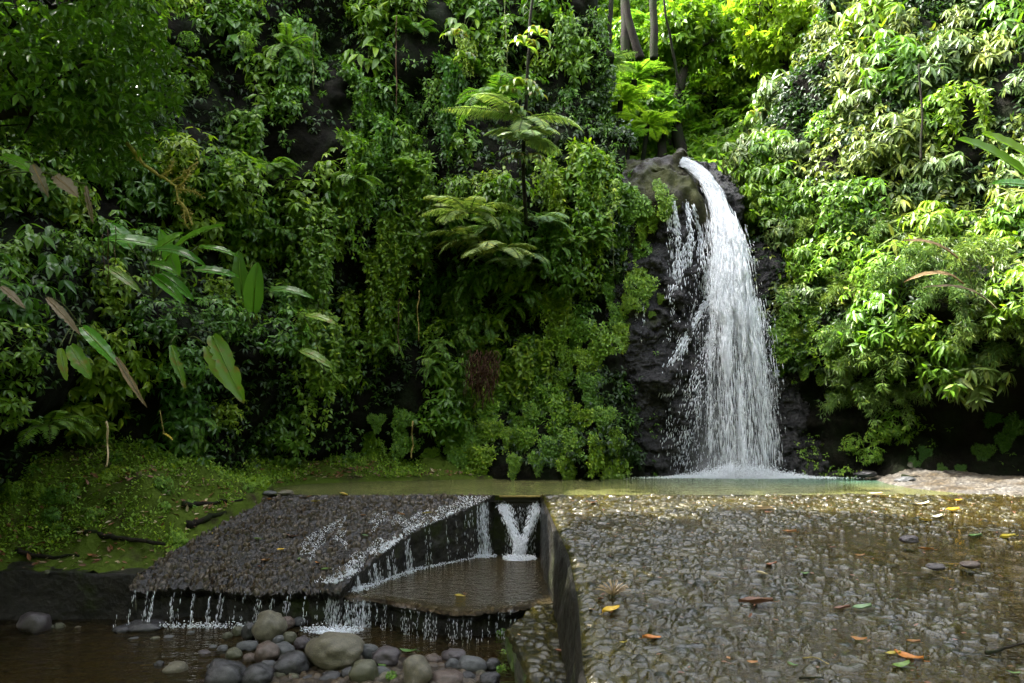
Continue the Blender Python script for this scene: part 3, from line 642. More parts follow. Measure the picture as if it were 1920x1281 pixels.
def mk_fern(name, mat, nf, L, npin, pinL, seeds, azr=2.0, el=(0.3, 1.0), droop=(1.3, 2.2), wr=0.24, trunk=None):
    for sd_ in range(seeds):
        r = np.random.default_rng(hash_(name) + sd_ * 7); g = Geo(); gs = Geo(); tpl = blade_tpl(wr, 0.15)
        for q in range(nf):
            az = -azr + 2 * azr * (q + r.random()) / nf
            frond(g, gs, (0, 0.05, 0), az, r.uniform(*el), L * r.uniform(0.75, 1.1), r.uniform(*droop), npin, pinL * r.uniform(0.85, 1.1), r, tpl)
        parts = [('fronds', g.mesh(name + '_fronds', M[mat])), ('frond_stalks', gs.mesh(name + '_stalks', M['stem']))]
        if trunk:
            gt = Geo(); zz_ = np.linspace(0, -trunk, 14); pts = np.stack([0.12 * np.sin(zz_ * 0.8), 0.35 * (-zz_ / trunk) ** 2 + 0.05, zz_], -1)
            tube(gt, pts, 0.09 + 0.02 * r.random(14), 8); parts.append(('trunk', gt.mesh(name + '_trunk', M['cliff'], True)))
        kit(name, parts)
mk_fern('fern', 'fern', 9, 0.75, 22, 0.17, 3)
mk_fern('drooping_fern', 'fern', 8, 0.95, 26, 0.16, 3, 1.5, (-0.2, 0.6), (1.2, 1.8))
mk_fern('pale_fern', 'fernpale', 8, 1.0, 30, 0.26, 2, 1.9, (0.1, 0.7), (0.9, 1.6), 0.2)
mk_fern('tree_fern', 'fernpale', 13, 1.55, 40, 0.36, 2, 3.14, (0.25, 0.7), (0.9, 1.3), 0.17, 3.0)
mk_fern('young_tree_fern', 'backlit', 12, 1.5, 38, 0.34, 2, 3.14, (0.3, 0.9), (0.9, 1.4), 0.17, 2.0)
# strap-leaved epiphyte
for sd_ in range(3):
    r = np.random.default_rng(800 + sd_); g = Geo()
    for q in range(13):
        az = r.uniform(-1.9, 1.9); L_ = r.uniform(0.38, 0.62); n = 8; t = np.linspace(0, 1, n); ang = r.uniform(0.5, 1.2) - 2.4 * t ** 1.2
        h = np.array([math.sin(az), -math.cos(az), 0.0]); d = np.cos(ang)[:, None] * h + np.sin(ang)[:, None] * np.array([0, 0, 1.0])
        p = np.cumsum(d, 0) * L_ / n; s = np.array([math.cos(az), math.sin(az), 0]); wd = 0.045 * np.sin(np.pi * (0.06 + 0.92 * t)) ** 0.7
        V = np.concatenate([p - s * wd[:, None], p + [0, 0, -0.008], p + s * wd[:, None]])
        P = [[i, i + 1, n + i + 1, n + i] for i in range(n - 1)] + [[n + i, n + i + 1, 2 * n + i + 1, 2 * n + i] for i in range(n - 1)]
        g.add(V, P)
    kit('epiphyte', [('leaves', g.mesh('epiphyte_leaves', M['strap'], True))])

PLANTS = []   # (root, look phrase, category)
LOOK = {
 'broadleaf_shrub': ('mid green broadleaf shrub', 'shrub'), 'dark_shrub': ('dark green shrub', 'shrub'),
 'drooping_shrub': ('bluish drooping-leaved shrub', 'shrub'), 'whorled_shrub': ('pale long-leaved shrub', 'shrub'),
 'lime_shrub': ('lime green leafy shrub', 'shrub'), 'green_shrub': ('narrow-leaved green shrub', 'shrub'),
 'bamboo_shrub': ('thin-leaved bamboo-like shrub', 'shrub'), 'hanging_vine': ('hanging leafy vine curtain', 'vine'),
 'large_leaf_plant': ('large-leaved drooping plant', 'plant'), 'trailing_vine': ('long leafy vine column', 'vine'),
 'creeper_patch': ('bright small-leaved creeper patch', 'creeper'), 'fern': ('green fern', 'fern'),
 'drooping_fern': ('long-fronded drooping fern', 'fern'), 'pale_fern': ('pale broad-fronded fern', 'fern'),
 'tree_fern': ('pale tree fern', 'tree fern'), 'young_tree_fern': ('bright lime tree fern', 'tree fern'),
 'epiphyte': ('tuft of strap-leaved epiphyte', 'epiphyte')}
KIT_MADE = {}
def place(kind, p, rz, scale, tilt=0.0, var=None, group=None, mat=None, look=None, name=None):
    vs = PL_MESH[kind]; v = random.randrange(len(vs)) if var is None else var % len(vs)
    root = bpy.data.objects.new(name or kind, None); C.objects.link(root); root.empty_display_size = 0.1
    root.location = p; root.rotation_euler = (tilt, 0, rz); root.scale = (scale,) * 3
    key = (kind, v, name)
    if key not in KIT_MADE: protos = [bpy.data.objects.new(pn, me) for pn, me in vs[v]]; KIT_MADE[key] = protos
    for pr in KIT_MADE[key]:
        c = pr.copy(); C.objects.link(c); c.parent = root
        if mat and pr.name.split('.')[0] in ('foliage', 'fronds', 'leaves'):
            c.material_slots[0].link = 'OBJECT'; c.material_slots[0].material = M[mat]
    lk, cat = LOOK[kind]
    PLANTS.append((root, look or lk, cat, group)); root['category'] = cat
    return root
def on_px(kind, px, py, scale=1.0, push=0.10, rzj=0.35, **kw):
    p, n = hit(px, py)
    if p is None: return None
    rz = math.atan2(n[0], -n[1]); rz = max(-1.2, min(1.2, rz))
    return place(kind, p + n * push - np.array([0, 0, 0.0]), rz + random.uniform(-rzj, rzj), scale * random.uniform(0.88, 1.12), **kw)
def inpoly(x, y, poly):
    c = False; j = len(poly) - 1
    for i in range(len(poly)):
        (xi, yi), (xj, yj) = poly[i], poly[j]
        if (yi > y) != (yj > y) and x < (xj - xi) * (y - yi) / (yj - yi) + xi: c = not c
        j = i
    return c
def fill(poly, sp, kinds, scale, seed, group, avoid=(), mats=None, push=0.1, gaps=None):
    rr_ = random.Random(seed); xs_ = [p[0] for p in poly]; ys_ = [p[1] for p in poly]; pts = []
    for _ in range(2500):
        x = rr_.uniform(min(xs_), max(xs_)); y = rr_.uniform(min(ys_), max(ys_))
        if not inpoly(x, y, poly) or any(math.hypot(x - a, y - b) < sp for a, b in pts): continue
        if any(a[0] < x < a[2] and a[1] < y < a[3] for a in avoid): continue
        pts.append((x, y))
        if gaps and float(vnoise(np.array([x / 70, y / 110, 3.0]), 12)) < gaps: continue
        k = rr_.choices([q[0] for q in kinds], [q[1] for q in kinds])[0]
        mt = None
        if group.endswith('left cliff') or group.endswith('left bank') or group.endswith('left slope'):
            if k in ('broadleaf_shrub', 'dark_shrub', 'drooping_shrub', 'hanging_vine'): mt = rr_.choices(['mid', 'fresh', 'cool', 'deep'], [4, 2.2, 3, 2])[0]
        if 'gorge' in group:
            ph, _n = hit(x, y)
            if ph is None or ph[1] < 23: continue
        on_px(k, x, y, scale * rr_.uniform(0.7, 1.3), push, group=group, mat=mt)
# --- hand-placed features of the photo
for x, y, s in [(1010, 545, .9), (975, 590, 1.0), (955, 640, 1.0), (1045, 500, .8), (850, 590, .75), (760, 660, .7), (740, 700, .65), (790, 725, .75), (800, 740, .6), (830, 700, .7)]:
    on_px('drooping_fern', x, y - 55 * s, s * 1.1, 0.5, group='drooping ferns on the cliff')
for x, y, s, k in [(840, 385, .9, 'pale_fern'), (895, 430, 1.0, 'pale_fern'), (930, 405, .7, 'pale_fern'), (955, 470, 1.1, 'pale_fern'), (1065, 445, .85, 'fern'), (1105, 455, .8, 'fern'),
                   (1060, 500, .7, 'fern'), (1120, 430, .7, 'fern'), (740, 330, .9, 'fern'), (650, 330, .8, 'drooping_fern'), (880, 520, .9, 'drooping_fern'), (790, 440, .8, 'fern'), (850, 640, .7, 'drooping_fern'), (920, 620, .8, 'drooping_fern'), (1000, 400, .9, 'pale_fern'), (700, 600, .7, 'fern'), (560, 440, .8, 'fern'), (130, 780, .7, 'fern'), (60, 760, .8, 'fern'), (360, 790, .7, 'drooping_fern'), (540, 100, .9, 'drooping_fern'), (500, 350, 1.0, 'fern'), (540, 340, .9, 'fern'), (480, 420, .8, 'fern'), (570, 400, .7, 'fern'), (680, 660, .7, 'fern'),
                   (640, 640, .7, 'fern'), (1010, 460, 1.0, 'drooping_fern'), (1310, 150, 1.1, 'pale_fern'), (1290, 200, 1.0, 'drooping_fern'), (1370, 60, 1.1, 'fern'), (1340, 90, 1.0, 'fern')]:
    on_px(k, x, y, s * 1.3, 0.5, group='ferns on the cliff')
def at(px, py, Y): d = ray(px, py); return EYE + d * Y
for sd_ in range(1):
    r = np.random.default_rng(5); g = Geo(); gs = Geo()
    for az, el, L_, dr, pl in [(-1.35, .25, 2.1, .55, .36), (-.8, .45, 1.8, 1.0, .34), (1.15, .15, 1.7, 1.2, .34), (.5, -.1, 1.2, 1.1, .3), (-1.9, .5, 1.6, .9, .3), (-.2, -.3, 1.1, 1.0, .3)]: frond(g, gs, (0, .05, 0), az, el, L_, dr, 44, pl, r, blade_tpl(.19, .15))
    kit('long_fern', [('fronds', g.mesh('long_fern_fronds', M['fernpale'])), ('frond_stalks', gs.mesh('long_fern_stalks', M['stem']))])
LOOK['long_fern'] = ('big pale fern with spreading feathery fronds', 'fern')
place('long_fern', at(985, 222, 17.0), 0.0, 1.0, var=0, group='big pale ferns')
place('pale_fern', at(985, 262, 17.1), 0.6, 1.3, var=1, group='big pale ferns', name='big_fern')
place('fern', at(925, 190, 17.6), -0.3, 1.9, group='big pale ferns', name='big_fern')
place('pale_fern', at(935, 470, 18.0), -0.3, 1.35, var=1, group='big pale ferns', name='big_fern')
place('pale_fern', at(880, 400, 17.8), -0.2, 1.35, var=0, group='big pale ferns', name='big_fern')
place('tree_fern', at(1120, 130, 25), 0.6, 1.1, var=1, group='tree ferns')
for x, y, Y, s in [(1165, 190, 27, 1.3), (1215, 235, 26, 1.1), (1190, 150, 30, 1.5), (1240, 60, 31, 1.6), (1105, 60, 33, 1.7), (1180, 260, 25, .8)]:
    place('young_tree_fern', at(x, y, Y), random.random() * 3, s * .8, group='lime tree ferns in the gorge')
for x, y, s in [(985, 90, 1.1), (1010, 70, 1.0), (958, 178, .9), (985, 165, 1.1), (1003, 182, 1.0), (975, 215, 1.0), (1010, 235, .9), (985, 250, .9), (965, 300, .9), (992, 302, 1.0),
                (850, 70, .9), (875, 110, .8), (1440, 18, 1.4), (1425, 45, 1.4), (1420, 205, 1.3), (1445, 230, 1.2)]:
    if x < 1100: place('epiphyte', at(x, y, 16.9), random.uniform(-.3, .3), s * 1.05, group='strap-leaved epiphytes')
    else: on_px('epiphyte', x, y, s, 0.5, group='strap-leaved epiphytes')
for x, y, s, mt in [(640, 270, 1, 'mid'), (700, 235, .9, 'cool'), (600, 400, .9, 'fresh'), (680, 480, 1, 'mid'), (720, 410, .9, 'fresh'), (1050, 560, .8, 'fresh'), (780, 300, .9, 'mid'), (870, 540, .8, 'cool'), (645, 150, 1, 'deep'),
                    (560, 120, 1, 'deep'), (1090, 290, 1, 'mid'), (1060, 330, .9, 'fresh'), (1115, 340, .8, 'fresh'), (760, 600, .8, 'mid'), (820, 120, 1, 'deep'), (930, 60, 1, 'mid'), (520, 560, .8, 'cool'), (590, 600, .8, 'fresh'), (1000, 640, .7, 'mid')]:
    on_px('trailing_vine', x, y, s, 0.15, mat=mt, group='long vine columns on the left cliff')
for x, y, s, mt in [(610, 470, 1, 'mid'), (635, 395, .9, 'cool'), (685, 120, 1.1, 'mid'), (735, 440, .8, 'fresh'), (775, 470, .9, 'strap'), (860, 60, 1.1, 'mid'), (455, 60, 1, 'cool'), (560, 500, .9, 'cool'), (40, 250, .9, 'cool'), (70, 470, .8, 'cool'), (110, 520, .8, 'deep'), (600, 560, .8, 'mid')]:
    on_px('large_leaf_plant', x, y, s, 0.25, mat=mt, group='large-leaved plants on the left cliff')
for x, y, s in [(1405, 300, 1.1), (1430, 345, 1.0), (1460, 395, .9), (1395, 265, 1.0), (1440, 300, 1.0), (1480, 350, 1.0), (1365, 235, .9), (1500, 410, .8)]:
    on_px('whorled_shrub' if x % 2 else 'green_shrub', x, y, s, 0.2, group='sunlit shrubs on the right slope')
for x, y, s in [(1120, 345, .7), (1150, 372, .8), (1190, 380, .7), (1235, 358, .45), (1170, 400, .8), (1140, 395, .8), (1205, 405, .6)]:
    on_px('creeper_patch', x, y, s, 0.05, group='creeper patches on the rock')
for x, y, s in [(1715, 872, .4), (1765, 880, .3), (1845, 850, .5), (1880, 830, .6), (1905, 800, .6), (1800, 880, .3), (1860, 780, .5), (1735, 850, .4), (1490, 440, .6), (1500, 465, .6), (1487, 495, .55), (1505, 510, .6), (1478, 470, .5), (1520, 590, .6), (1500, 620, .6), (1560, 745, .5), (1545, 700, .5), (1170, 860, .35), (1300 - 60, 560, .25), (1222, 590, .25)]:
    on_px('creeper_patch', x, y, s, 0.02, mat=('deep' if x > 1600 else 'moss'), look='yellowish green mossy patch', group='mossy patches on the rock')
for x, y, s in [(485, 48, .42), (430, 90, .35), (250, 10, .5), (330, 135, .35)]:
    on_px('lime_shrub', x, y, s, 0.9, look='bright yellow green leaf spray', group='bright leaf sprays at the upper left')
# creepers
for poly, sp, sc_k, sd_ in [([(860, 740), (960, 700), (1060, 600), (1110, 640), (1110, 760), (1155, 800), (1150, 880), (850, 885), (850, 800)], 34, .85, 31),
                            ([(1180, 370), (1245, 380), (1210, 460), (1200, 560), (1170, 650), (1130, 660), (1130, 560), (1150, 460)], 30, .75, 32),
                            ([(1480, 560), (1520, 560), (1540, 700), (1470, 700)], 30, .8, 33),
                            ([(700, 780), (860, 780), (860, 870), (640, 870)], 46, .7, 34)]:
    fill(poly, sp, [('creeper_patch', 1)], sc_k, sd_, 'creeper patches on the rock', push=0.06)
# general cover
left_poly = [(430, 0), (1040, 0), (1090, 120), (1100, 330), (1190, 300), (1150, 380), (1130, 470), (1110, 600), (960, 690), (860, 740), (820, 800), (640, 800), (600, 640), (520, 520), (430, 330)]
fill(left_poly, 58, [('broadleaf_shrub', 4), ('dark_shrub', 3), ('drooping_shrub', 3), ('hanging_vine', 4), ('fern', 1.2), ('drooping_fern', 1)], 1.0, 41, 'shrubs hanging on the left cliff', gaps=-0.42)
fill([(0, 330), (430, 330), (520, 520), (610, 640), (620, 800), (470, 830), (0, 800)], 66, [('dark_shrub', 3), ('drooping_shrub', 4), ('broadleaf_shrub', 3), ('hanging_vine', 1)], 0.9, 42, 'bushes over the left bank', gaps=-0.4)
fill([(180, 0), (430, 0), (430, 330), (0, 330), (0, 200)], 85, [('dark_shrub', 5), ('broadleaf_shrub', 2), ('hanging_vine', 1)], 1.0, 43, 'shrubs on the upper left slope', gaps=-0.5)
fill([(1350, 0), (1920, 0), (1920, 440), (1470, 450), (1400, 330), (1310, 240), (1300, 130)], 58, [('whorled_shrub', 7), ('green_shrub', 3), ('lime_shrub', 1.3), ('hanging_vine', .6)], 1.1, 44, 'sunlit shrubs on the right slope', gaps=-0.3)
fill([(1500, 430), (1920, 430), (1920, 690), (1700, 670), (1600, 700), (1510, 640)], 56, [('bamboo_shrub', 5), ('whorled_shrub', 3), ('lime_shrub', 2), ('green_shrub', 2)], 0.85, 45, 'bushes overhanging the hollow', push=0.25)
fill([(1590, 660), (1700, 680), (1690, 800), (1640, 860), (1600, 840)], 42, [('lime_shrub', 3), ('bamboo_shrub', 1), ('creeper_patch', 2)], 0.6, 46, 'bushes overhanging the hollow', push=0.2)
fill([(1100, 0), (1380, 0), (1330, 130), (1290, 270), (1130, 300), (1090, 120)], 42, [('lime_shrub', 5), ('green_shrub', 2), ('whorled_shrub', 1)], 1.7, 47, 'lime shrubs in the gorge', push=0.4)

rb = random.Random(5)
for _ in range(34):
    x, y = rb.uniform(10, 560), rb.uniform(850, 1000)
    if y > 900 + (560 - x) * 0.28: continue
    on_px(rb.choice(['fern', 'green_shrub', 'broadleaf_shrub', 'lime_shrub']), x, y, rb.uniform(.18, .34), 0.0, mat=rb.choice(['moss', 'fern', 'creep']), group='small plants on the green bank')
for x, y, s in [(940, 1190, .16), (950, 1240, .22), (935, 1262, .2), (1075, 1200, .12), (735, 1270, .12), (335, 1015, .25), (355, 950, .22), (330, 1005, .2)]:
    on_px('green_shrub', x, y, s, 0.0, mat='creep', look='little green plant', group='little plants by the water')
# --- paddle-leaved plants
def paddle_mesh(L, W, curl, torn, r, n=22):
    t = np.linspace(0, 1, n); prof = np.sin(np.pi * np.clip(0.03 + 0.97 * t, 0, 1) ** 0.8) ** 0.6; prof[-1] = 0.02
    cols = np.array([-1, -0.5, 0, 0.5, 1.0]); V = []
    jag = 1 - torn * np.abs(r.normal(0, 0.3, (n, 5)))
    for i in range(n):
        for j, c in enumerate(cols):
            V.append((c * W / 2 * prof[i] * (jag[i, j] if abs(c) == 1 else 1), t[i] * L, abs(c) * W * 0.16 * (1 - 0.4 * t[i]) - 0.02 + 0.006 * math.sin(i * 1.7) * abs(c)))
    V = np.array(V); a = curl * t ** 1.5; T = np.stack([np.cos(a), -np.sin(a)], -1); pos = np.cumsum(T, 0) * L / n
    for i in range(n):
        for j in range(5):
            k = i * 5 + j; z = V[k, 2]; V[k, 1] = pos[i, 0] + math.sin(a[i]) * z; V[k, 2] = pos[i, 1] + math.cos(a[i]) * z
    P = [[i * 5 + j, i * 5 + j + 1, i * 5 + j + 6, i * 5 + j + 5] for i in range(n - 1) for j in range(4)]
    g = Geo(); g.add(V, P); gr = Geo(); c = V.reshape(n, 5, 3)[:, 2] + [0, 0, 0.004]; tube(gr, c, np.linspace(0.014, 0.003, n), 5); return g, gr, c
def paddle_plant(base, leaves, look, group=None, stemw=0.015):
    """leaves: (px0,py0,px1,py1,Y0,Y1,width,curl,material,torn)"""
    root = bpy.data.objects.new('paddle_leaf_plant', None); C.objects.link(root); b = at(*base); root.location = b
    r = np.random.default_rng(int(base[0] * 3 + base[1]))
    gs = Geo()
    for (x0, y0, x1, y1, Y0, Y1, W, curl, mt, torn) in leaves:
        p0, p1 = at(x0, y0, Y0), at(x1, y1, Y1); d = p1 - p0; L = np.linalg.norm(d) * (1 + curl * curl / 18)
        g, gr, c = paddle_mesh(L, W, curl, torn, r); me = g.mesh('paddle_leaf', M[mt], True); mr = gr.mesh('midrib', M['fresh'] if mt != 'dead' else M['dead'], True)
        dn = nrm(d); up = np.array([0, -0.75, 0.7]) if abs(dn[2]) < 0.75 else np.array([0.2, -1, 0.3])
        end = nrm(c[-1]); # rotate so that the chord of the bent blade runs p0 -> p1
        Fm = frames(dn[None], up[None])[0]; al = math.atan2(-end[2], end[1]); R = Matrix(Fm.tolist()) @ Matrix.Rotation(al, 3, 'X')
        o = ob('leaf', me, root); o.matrix_local = Matrix.Translation(Vector(p0 - b)) @ R.to_4x4()
        q = ob('midrib', mr, o)
        if mt in ('dead',): o['label'] = 'dry curled brown leaf'
        elif mt == 'paddleold': o['label'] = 'yellowing torn hanging leaf'
        m_ = (p0 - b) * 0.5 + [0, 0, 0.1]; tube(gs, curve([(0, 0, 0), m_, p0 - b + 1e-4], 8), stemw * 0.6, 5)
    ob('stems', gs.mesh('plant_stems', M['stem'], True), root)
    root['category'] = 'plant'; root['label'] = look
    if group: root['group'] = group
    return root
P_, O_, D_ = 'paddle', 'paddleold', 'dead'
paddle_plant((290, 560, 12.2), [(300, 500, 422, 424, 11.9, 11.4, .26, .7, P_, 0), (290, 470, 345, 438, 11.8, 11.8, .26, .3, P_, 0), (305, 462, 190, 452, 12.0, 12.1, .26, .5, P_, 0), (285, 470, 386, 500, 11.7, 11.0, .19, .8, P_, 0),
    (275, 495, 340, 520, 11.6, 11.1, .17, .8, P_, 0), (285, 515, 346, 572, 11.5, 11.0, .20, .6, P_, 0), (200, 500, 265, 550, 11.6, 11.2, .17, .5, O_, .2), (300, 510, 364, 566, 11.8, 11.5, .18, .6, P_, 0),
    (360, 505, 450, 522, 12.4, 12.2, .20, .5, P_, 0), (370, 462, 450, 484, 12.5, 12.2, .13, .6, P_, 0), (250, 470, 210, 420, 12.2, 12.4, .28, .3, P_, 0), (335, 520, 300, 430, 12.3, 12.4, .25, .3, P_, 0)],
    'clump of large glossy paddle leaves leaning out of the left bushes')
paddle_plant((470, 620, 14.8), [(474, 590, 484, 492, 14.0, 13.7, .38, .6, 'cool', 0), (455, 560, 447, 470, 14.4, 14.3, .3, .5, 'deep', 0.1), (500, 545, 590, 562, 14.0, 13.6, .2, .8, 'cool', .1)],  # darker greens paint the shade these leaves stand in
    'upright broad-leaved plant in the shade behind the paddle leaf clump')
paddle_plant((340, 640, 12.0), [(396, 624, 458, 757, 11.2, 11.0, .34, .7, O_, .6), (385, 645, 450, 745, 11.5, 11.3, .32, .6, O_, .3), (320, 643, 348, 730, 11.3, 11.2, .18, .5, O_, .7)],
    'plant with large yellowing torn leaves hanging over the left bank')
paddle_plant((150, 610, 10.8), [(130, 645, 172, 712, 10.0, 9.9, .24, .6, O_, .4), (150, 610, 225, 690, 10.2, 9.9, .20, .5, P_, .2), (215, 665, 276, 765, 9.9, 9.8, .10, .5, D_, .7), (85, 555, 152, 630, 10.1, 9.9, .13, .6, D_, .5), (112, 650, 126, 715, 10.1, 10.0, .14, .4, O_, .4)],
    'paddle plant with a withered brown leaf tip at the lower left')
paddle_plant((-20, 330, 9.4), [(0, 290, 75, 330, 9.0, 8.8, .18, .4, P_, .3), (60, 305, 92, 372, 8.8, 8.8, .16, .5, D_, .8), (100, 328, 148, 372, 8.8, 8.7, .20, .6, D_, .8), (160, 345, 175, 420, 9.0, 8.9, .08, .3, D_, .8), (0, 535, 48, 580, 9.0, 8.8, .1, .5, D_, .5)],
    'plant with torn dry brown leaves hanging near the left edge')
paddle_plant((1960, 360, 8.0), [(1945, 345, 1795, 262, 7.6, 7.4, .30, .35, 'backlit', 0), (1970, 325, 1840, 252, 7.8, 7.6, .32, .3, 'backlit', 0), (1950, 350, 1860, 345, 8.2, 8.2, .18, .3, P_, 0)],
    'plant with big lime green paddle leaves at the right edge')
paddle_plant((1830, 560, 13.9), [(1810, 535, 1694, 530, 12.8, 12.5, .13, 1.3, D_, .5), (1800, 486, 1692, 452, 13.1, 12.7, .14, .7, D_, .5), (1870, 580, 1730, 540, 13.1, 12.4, .10, .8, D_, .6)],
    'dry curled tan leaves lying over the bushes on the right')
paddle_plant((610, 700, 15.5), [(560, 655, 625, 692, 14.4, 14.0, .22, .6, O_, .2), (570, 590, 632, 610, 14.4, 14.0, .18, .6, O_, .2)],
    'two drooping oblong leaves at the right edge of the left bushes')

# ------------------------------------------------------------------ uncountable undergrowth
def under(name, P3, N3, zlo, zhi, n, L, k, mat, label, seed, thr=-0.1, region=None, wr=0.42, freq=0.7, push=(0.0, 0.28), droop=0.4):
    """leaf whorls scattered over a wall grid, thinned by noise so that dark gaps stay"""
    r = np.random.default_rng(seed); a, b = P3.shape[:2]
    i = r.integers(1, a - 1, n * 4); j = r.integers(1, b - 1, n * 4); P = P3[i, j]; D = N3[i, j]
    keep = (P[:, 2] > zlo) & (P[:, 2] < zhi) & (fbm(P * freq, 3, seed) > thr)
    if region is not None: keep &= region(P)
    P = P[keep][:n]; D = D[keep][:n]; P = P + D * r.uniform(*push, (len(P), 1)) + r.normal(0, 0.05, P.shape)
    g = Geo(); tpl = leaf_tpl(wr, 0.1, 0.25)
    whorls(g, tpl, P, nrm(D + r.normal(0, 0.45, D.shape) + [0, 0, 0.3]), k, L, 0.75, droop, r)
    o = ob(name, g.mesh(name, M[mat])); tag(o, label, 'undergrowth', None, 'stuff'); return o
def gnormals(P):
    dx = np.gradient(P, axis=0); dy = np.gradient(P, axis=1); n = nrm(np.cross(dx, dy)); f = np.sum(n * (EYE - P), -1) < 0; n[f] *= -1; return n
NL, NR = gnormals(PL), gnormals(PR)
vis = lambda P: (np.abs(P[:, 0]) < P[:, 1] * 0.80) & (P[:, 1] > 4)
under('undergrowth', PL, NL, 0.3, 14.5, 7000, 0.15, 5, 'shade', 'mass of small leaves painted shade-dark covering the left cliff', 1, -0.25, vis, freq=0.5)
under('undergrowth', PL, NL, 0.5, 14.5, 3600, 0.12, 6, 'deep', 'lighter green small leaves scattered over the left cliff', 2, 0.12, vis, freq=0.8)
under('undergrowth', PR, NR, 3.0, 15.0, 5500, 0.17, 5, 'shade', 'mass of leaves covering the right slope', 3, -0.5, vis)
under('undergrowth', PR, NR, 4.5, 15.0, 3500, 0.21, 6, 'whorl' if 'whorl' in M else 'pale', 'pale leaves scattered over the right slope', 4, -0.05, vis)
under('undergrowth', PR, NR, -0.2, 1.6, 1500, 0.09, 5, 'moss', 'low green growth at the foot of the hollow', 5, 0.0, vis, push=(0, .1))
under('undergrowth', PW, gnormals(PW), -0.2, 8.2, 900, 0.085, 5, 'creep', 'thin creeper growing on the right side of the rock face', 6, -0.2, lambda P: (P[:, 0] > 7.9), push=(0, .1))
under('undergrowth', PW, gnormals(PW), 0.0, 8.0, 900, 0.08, 5, 'creep', 'thin creeper growing on the left side of the rock face', 7, 0.1, lambda P: (P[:, 0] < 4.0), push=(0, .06))
# valley slope behind the fall
Pg = np.stack(np.meshgrid(xs := np.linspace(-4, 20, 160), ys := np.linspace(23, 48, 160), indexing='ij'), -1)
Zg_ = 8.8 + 0.10 * (Pg[..., 1] - 21) + 0.50 * np.maximum(Pg[..., 1] - 27, 0) * (1 - 0.5 * ss(Pg[..., 1], 36, 50)) + 0.05 * (Pg[..., 0] - 5) ** 2 * ss(Pg[..., 1], 24, 34)
PG = np.concatenate([Pg, Zg_[..., None]], -1)
under('undergrowth', PG, gnormals(PG), 8, 40, 9000, 0.42, 6, 'backlit', 'undergrowth painted sunlit green on the valley slope behind the fall', 8, -0.6, push=(0, 1.2))
# green ground cover and litter on the bank
r = np.random.default_rng(77)
n = 150000; X = r.uniform(-12.5, 2, n); Y = r.uniform(11.9, 19.4, n); d = seg_dist(X, Y); nz = fbm(np.stack([X * 1.1, Y * 1.1, 0 * X], -1), 4, 301)
litter = ss(X, -5.6, -4.6) * (Y > 15.5)
kp = (d > 0.02) & (r.random(len(nz)) < 0.75 + 0.9 * nz - 0.45 * litter - 1.0 * ss(Y, 12.7, 12.2)) & (np.abs(X) < 0.78 * Y)
P = np.stack([X, Y, bank_z(X, Y)], -1)[kp]; n = len(P)
g = Geo(); P[:, 2] += np.abs(r.normal(0.0, 0.07, n)) * (1 + 1.2 * np.maximum(0, vnoise(P * 1.7, 9)))
D = nrm(r.normal(0, 0.7, (n, 3)) + [0, 0, 0.55])
g.scatter(leaf_tpl(0.5, 0.1, 0.2), frames(D, np.array([0, -0.2, 1.0]) + r.normal(0, 0.3, (n, 3))) * (0.062 * r.uniform(0.6, 1.5, n))[:, None, None], P)
tag(ob('ground_cover', g.mesh('ground_cover', M['moss'])), 'low bright green ground cover over the left bank', 'ground cover', None, 'stuff')
n = 2600; X = np.concatenate([r.uniform(-6, -1, n // 2), r.uniform(-12, -5, n - n // 2)]); Y = np.concatenate([r.uniform(16.5, 18.9, n // 2), r.uniform(12.0, 14.5, n - n // 2)])
d = seg_dist(X, Y); kp = (d > 0.05) & (np.abs(X) < 0.78 * Y); P = np.stack([X, Y, bank_z(X, Y) + 0.02], -1)[kp]; n = len(P)
for nme, q in (('brown', 0), ('tan', 1), ('rust', 2)):
    g = Geo(); Pq = P[q::3]; m_ = len(Pq); D = nrm(r.normal(0, 1, (m_, 3)) * [1, 1, 0.3]); g.scatter(leaf_tpl(0.45, 0.2, -0.15), frames(D, np.array([0, -0.3, 1.0]) + r.normal(0, 0.3, (m_, 3))) * (0.11 * r.uniform(0.6, 1.4, m_))[:, None, None], Pq)
    tag(ob('leaf_litter', g.mesh('leaf_litter', M['fall_' + nme])), {'brown': 'brown', 'tan': 'tan', 'rust': 'reddish'}[nme] + ' leaf litter lying on the left bank and pool shore', 'leaf litter', None, 'stuff')
# bits of leaf and twig on the cobbles
n = 700; r = np.random.default_rng(78); Y = r.uniform(5, 15, n); X = r.uniform(0.8, 11, n); kp = X < 0.76 * Y; X = X[kp]; Y = Y[kp]; n = len(X)
P = np.stack([X, Y, apron_base(X, Y) + 0.05], -1); g = Geo(); D = nrm(r.normal(0, 1, (n, 3)) * [1, 1, 0.15])
g.scatter(leaf_tpl(0.45, 0.15, -0.1), frames(D, np.array([0, 0, 1.0]) + r.normal(0, 0.2, (n, 3))) * (0.045 * r.uniform(0.5, 1.5, n))[:, None, None], P)
tag(ob('leaf_litter', g.mesh('leaf_litter', M['fall_rust'])), 'tiny reddish leaf scraps scattered over the wet cobbles', 'leaf litter', None, 'stuff')

